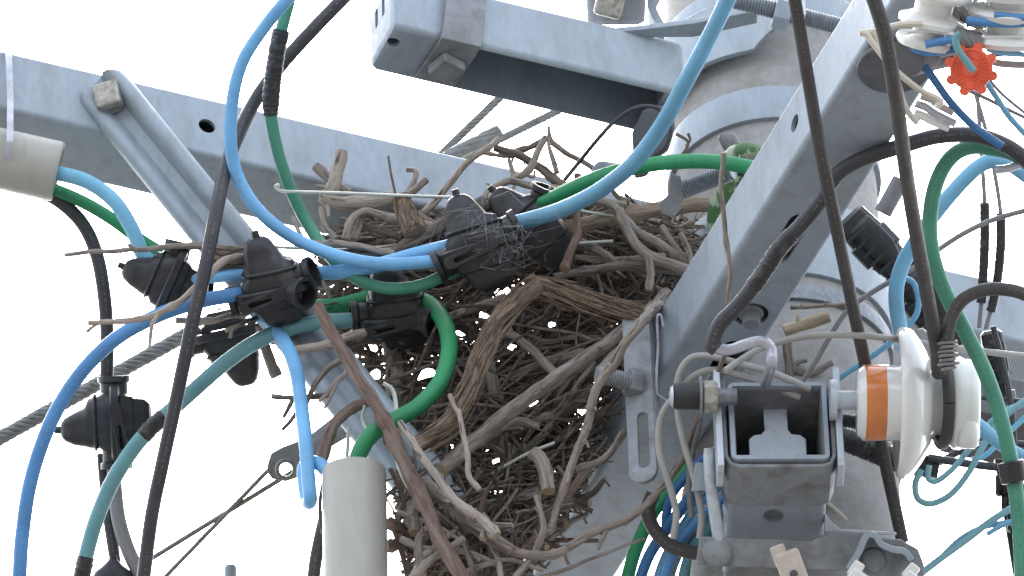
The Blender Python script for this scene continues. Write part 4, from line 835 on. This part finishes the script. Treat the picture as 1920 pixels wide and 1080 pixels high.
stick([(1255, 550), (1200, 598), (1130, 650), (1040, 710), (960, 768), (895, 822), (830, 885)], 28, 30, BARK, F - .005, 33, seg=10, knots=False)
stick([(1238, 566), (1200, 610, -.33), (1160, 665, -.34), (1116, 735, -.345), (1100, 800, -.34), (1084, 842, -.34), (1060, 905, -.345), (1042, 958, -.35), (1030, 1000, -.36)], 20, 13, BARKP, F, 34)
stick([(596, 572), (620, 622), (662, 692), (712, 772), (752, 852), (792, 940), (832, 1022), (880, 1100)], 22, 28, BARKR, F - .04, 35, seg=11)
stick([(600, 868), (622, 806), (655, 772), (700, 742)], 24, 20, BARKR, F + .01, 36)
stick([(732, 620), (738, 700), (746, 790)], 36, 34, BARK, -.02, 37, seg=9, knots=False)
stick([(795, 900, -.36), (855, 962, -.38), (920, 1012, -.39), (985, 1040, -.40), (1045, 1036, -.39), (1105, 1000, -.38), (1170, 978, -.37), (1240, 918, -.37), (1285, 850, -.37), (1305, 790, -.37), (1330, 730, -.38), (1362, 660, -.40)], 22, 8, BARKP, F, 38, fork=(([(1140, 990, -.375), (1130, 1010, -.38), (1120, 1030, -.38)], 10), ([(1285, 850, -.37), (1300, 800, -.38), (1330, 760, -.39)], 6)))
stick([(752, 790), (790, 850), (850, 935), (905, 975), (930, 1004)], 12, 21, BARKP, F - .06, 39)
stick([(790, 905), (840, 945), (890, 985), (960, 1030)], 22, 20, BARK, F - .02, 40)
stick([(118, 477, -.16), (180, 473, -.16), (245, 469, -.16), (315, 462, -.16), (375, 463, -.16), (450, 466, -.15), (520, 470, -.14)], 8, 14, BARK, F, 41, fork=(([(255, 470, -.16), (245, 462, -.165), (240, 458, -.165)], 7),))
stick([(163, 606, -.25), (225, 602, -.25), (282, 594, -.25), (332, 568, -.24), (375, 532, -.23), (425, 488, -.2), (478, 478, -.17)], 9, 17, BARKP, F, 42, fork=(([(162, 622, -.25), (178, 610, -.25), (195, 603, -.25)], 7), ([(298, 590, -.25), (284, 612, -.255), (279, 652, -.26)], 10)))
stick([(380, 480, -.17), (420, 492, -.17), (480, 480, -.16)], 34, 26, FIBRE, F, 43, shag=25)
stick([(330, 602, -.21), (390, 603, -.2), (430, 594, -.18), (470, 586, -.16)], 13, 12, BARKP, F, 44)
stick([(422, 620, -.22), (445, 612, -.21), (470, 600, -.18), (500, 590, -.15)], 8, 9, BARK, F, 45, fork=(([(432, 634, -.22), (436, 618, -.22), (442, 613, -.21)], 7),))
stick([(488, 612, -.16), (503, 665, -.16), (520, 706, -.16)], 18, 23, BARKP, F, 46)
stick([(545, 658, -.22), (610, 646, -.21), (670, 626, -.19), (725, 620, -.16)], 17, 18, BARKP, F, 47)
stick([(645, 672), (612, 695), (590, 722), (572, 765)], 14, 9, BARK, F + .02, 48)
stick([(655, 690), (620, 730), (598, 752)], 10, 7, BARK, F + .01, 49, fork=(([(640, 705), (622, 740), (606, 766)], 7),))
stick([(510, 743), (545, 746), (620, 740)], 10, 10, BARK, F + .03, 50, fork=(([(548, 748), (540, 765), (532, 782)], 10), ([(560, 770), (545, 790), (530, 806)], 9)))
stick([(1470, 622, -.2), (1510, 607, -.2), (1556, 594, -.2)], 24, 24, mat('pale_split_wood', (.38, .30, .215), .85, 0, .3, 220, .5, 500, grain=True), F, 51)
stick([(1482, 576, -.19), (1540, 574, -.19), (1590, 571, -.19)], 9, 8, BARKP, F, 52)
stick([(1474, 640, -.2), (1480, 680, -.2), (1482, 740, -.2)], 20, 18, BARK, F, 53, fork=(([(1480, 690, -.2), (1500, 680, -.2), (1515, 676, -.2)], 12), ([(1485, 690, -.2), (1520, 700, -.2), (1560, 680, -.2)], 18)))
stick([(1356, 286, -.47), (1352, 350, -.465), (1360, 440, -.455), (1369, 520, -.45), (1364, 570, -.44)], 10, 9, BARK, F, 54, name='stick')
stick([(1268, 250, -.2), (1290, 265, -.2), (1282, 285, -.2), (1265, 300, -.2)], 6, 5, BARKR, F, 55, fork=(([(1290, 250, -.2), (1294, 262, -.2), (1290, 268, -.2)], 6),))
stick([(860, 770), (872, 830), (880, 890), (900, 920)], 10, 12, BARKP, F - .04, 56, fork=(([(842, 740), (852, 760), (860, 775)], 9),))
stick([(1080, 880), (1130, 860), (1180, 800)], 14, 12, BARK, F, 57)
stick([(770, 1085), (810, 1050), (870, 1010)], 14, 14, BARK, F - .02, 58)
stick([(780, 1000), (775, 960), (800, 930)], 26, 26, BARK, F, 59)
stick([(880, 970), (910, 975), (905, 1010)], 18, 16, BARKP, F - .05, 60)
stick([(1010, 1085, -.36), (1080, 1060, -.36), (1150, 1030, -.36), (1210, 1010, -.35)], 9, 5, BARK, F, 61)
stick([(1040, 700), (1000, 660), (960, 630), (930, 620)], 18, 16, BARK, -.08, 62)
stick([(950, 556), (900, 576), (850, 592), (815, 602)], 16, 18, BARK, -.05, 63)
stick([(900, 830), (960, 790), (1010, 800)], 16, 14, BARK, -.1, 64)
stick([(1125, 700), (1170, 660), (1200, 655)], 28, 30, BARK, -.13, 65)
stick([(1000, 850), (1020, 870), (1030, 920)], 28, 26, BARK, -.13, 66)
for k_, (pp, d_, m_) in enumerate((([(770, 1090), (800, 1040), (850, 1000), (905, 965)], 13, BARKP), ([(752, 1010), (800, 1030), (870, 1035), (930, 1060)], 14, BARK), ([(800, 950), (850, 985), (880, 1040), (890, 1095)], 15, BARK), ([(940, 1095), (930, 1040), (905, 990), (880, 950)], 12, BARKP), ([(745, 960), (790, 975), (840, 1000), (900, 1050)], 10, BARK), ([(960, 1090), (1000, 1040), (1020, 985), (1005, 930)], 14, BARK), ([(850, 1090), (900, 1060), (960, 1050), (1020, 1070)], 11, BARKP), ([(790, 1080), (786, 1030), (800, 990)], 22, BARK))):
    stick([(x, y, wc(x, y) - .135) for x, y in pp], d_, d_ * .8, m_, 0, 200 + k_)
for pts, dd in (([(522, 356, -.17), (516, 350, -.17), (523, 347, -.17), (530, 358, -.17), (640, 362, -.17), (760, 367, -.16), (875, 371, -.14)], 6), ([(445, 466, -.13), (480, 462, -.13), (570, 466, -.13), (660, 468, -.12), (760, 458, -.1)], 6), ([(1030, 380, -.14), (1090, 395, -.14), (1150, 405, -.13)], 5), ([(1000, 462, -.15), (1080, 456, -.15), (1150, 452, -.15)], 6), ([(718, 718, -.3), (738, 735, -.3), (746, 790, -.31), (752, 815, -.31)], 8), ([(684, 760, -.3), (680, 790, -.3), (705, 830, -.31)], 6), ([(740, 845, -.33), (756, 895, -.34), (785, 940, -.35)], 8), ([(654, 800, -.3), (650, 870, -.3)], 7), ([(935, 880, -.28), (990, 850, -.28), (1040, 830, -.28)], 6)):
    put('wire_piece', MB().tube(cr([P(*p) for p in pts], 6), dd / 2 * PX, 8), WIRE, nest, smooth=60)
# random fill sticks: polygon of the nest in the picture plane, spread through its depth
POLY = [(600, 430), (720, 405), (860, 395), (1000, 385), (1180, 380), (1320, 420), (1330, 480), (1280, 560), (1205, 650), (1160, 770), (1105, 895), (1050, 1005), (1000, 1085), (900, 1100), (770, 1090), (752, 1000), (740, 900), (690, 800), (650, 690), (590, 560)]
def inside(x, y):
    r = False; j = len(POLY) - 1
    for i in range(len(POLY)):
        xi, yi = POLY[i]; xj, yj = POLY[j]
        if (yi > y) != (yj > y) and x < (xj - xi) * (y - yi) / (yj - yi) + xi: r = not r
        j = i
    return r
rnd = random.Random(21)
GAPS = ((945, 556, 17), (985, 560, 11), (905, 590, 9), (868, 622, 11), (958, 652, 10), (802, 702, 21), (725, 655, 13), (704, 702, 15), (700, 652, 9), (1000, 752, 9), (1105, 745, 10), (1090, 770, 8), (1035, 610, 8), (935, 865, 8), (1062, 905, 7), (985, 1045, 10))
def rstick(lmin, lmax, spread):
    for _t in range(12):
        pts, y = rstick1(lmin, lmax, spread); ok = True
        for p in cr(pts, 6):
            x_, y_, _w = proj(p)
            if any((x_ - a) ** 2 + (y_ - b) ** 2 < (r * .42 + 4) ** 2 for a, b, r in GAPS): ok = False; break
        if ok: break
    return pts, y
def rstick1(lmin, lmax, spread):
    while True:
        x, y = rnd.uniform(590, 1330), rnd.uniform(385, 1095)
        if inside(x, y): break
    rim = y < 520
    a = rnd.gauss(0.12, .35) if rim else rnd.choice((rnd.gauss(-.75, .35), rnd.gauss(.15, .5), rnd.uniform(-1.6, 1.6)))
    L = rnd.uniform(lmin, lmax) / 2; ca, sa = math.cos(a), math.sin(a)
    for _ in range(6):
        if inside(x + ca * L, y + sa * L) and inside(x - ca * L, y - sa * L): break
        L *= .8
    w = wc(x, y) + rnd.uniform(-.45, 1.05) * spread * (1 if y < 800 else .75)
    if y > 840 and x < 1000: w -= .075 * min(1, (y - 840) / 120)
    tilt = rnd.uniform(-.5, .5) * L * PX
    bx, by = rnd.uniform(-.09, .09) * L, rnd.uniform(-.09, .09) * L
    pts = []
    for f in (-1, -.45, .1, .55, 1):
        pts.append(P(x + ca * L * f + bx * (1 - f * f) + rnd.uniform(-5, 5), y + sa * L * f + by * (1 - f * f) + rnd.uniform(-5, 5), w + tilt * f + rnd.uniform(-.006, .006)))
    return pts, y
for i in range(226):
    pts, y = rstick(120, 380, .11); dd = rnd.choice((7, 8, 9, 10, 11, 12, 13, 15) if y < 620 else (8, 9, 10, 12, 14, 17, 20, 25))
    mb = stick_mesh(pts, dd, dd * rnd.uniform(.6, 1), 500 + i, seg=6)
    for _ in range(rnd.choice((0, 1, 1, 2, 3))):
        k = rnd.randint(0, 3); b0 = pts[k]; dr_ = (pts[k + 1] - pts[k]).normalized(); off = V((rnd.uniform(-1, 1), rnd.uniform(-1, 1), rnd.uniform(-1, 1))).normalized()
        o2 = stick_mesh([b0, b0 + (dr_ + off * .6) * .014, b0 + (dr_ * 1.0 + off) * rnd.uniform(.02, .045)], dd * .6, dd * .4, 900 + i, seg=6)
        b = len(mb.v); mb.v += o2.v; mb.f += [tuple(q + b for q in f) for f in o2.f]; mb.mi += o2.mi; mb.loc += o2.loc
    put('stick', mb, [BARKP if (y < 560 and rnd.random() < .6) else (BARKR if rnd.random() < .12 else BARK), CUTW], nest, smooth=55)
tw = MB()
for i in range(3400):
    pts, y = rstick(40, 210, .125); dd = rnd.uniform(3, 9)
    if y < 660 and rnd.random() < .2: continue
    tw.tube(cr(pts, 2), [dd / 2 * PX * (1 - .04 * k) for k in range(9)], 5, tint=rnd.random())
put('fine_twigs', tw, TWIG, nest, smooth=60, kind='stuff')
# cobweb on the central connectors
wb = MB(); rw = random.Random(3)
anch = [(rw.gauss(950, 52), rw.gauss(445, 34), -.245 + rw.uniform(-.012, .02)) for _ in range(150)]
for i in range(560):
    a_, b_ = rw.choice(anch), rw.choice(anch)
    if (a_[0] - b_[0]) ** 2 + (a_[1] - b_[1]) ** 2 > 46 ** 2: continue
    m_ = ((a_[0] + b_[0]) / 2 + rw.uniform(-6, 6), (a_[1] + b_[1]) / 2 + rw.uniform(0, 9), (a_[2] + b_[2]) / 2 - .002)
    wb.tube([P(*a_), P(*b_)], rw.choice((.08, .11, .14, .2, .26)) * PX, 4)
for i in range(26):
    a_ = rw.choice(anch); wb.tube(cr([P(*a_), P(a_[0] - 60, a_[1] + rw.uniform(5, 20), a_[2] + .02), P(rw.uniform(730, 830), rw.uniform(480, 505), -.205)], 4), rw.uniform(.12, .34) * PX, 4)
put('cobweb', wb, WEB, None, 'wispy grey cobweb stretched over the central black connector', 'cobweb', kind='stuff', smooth=60)
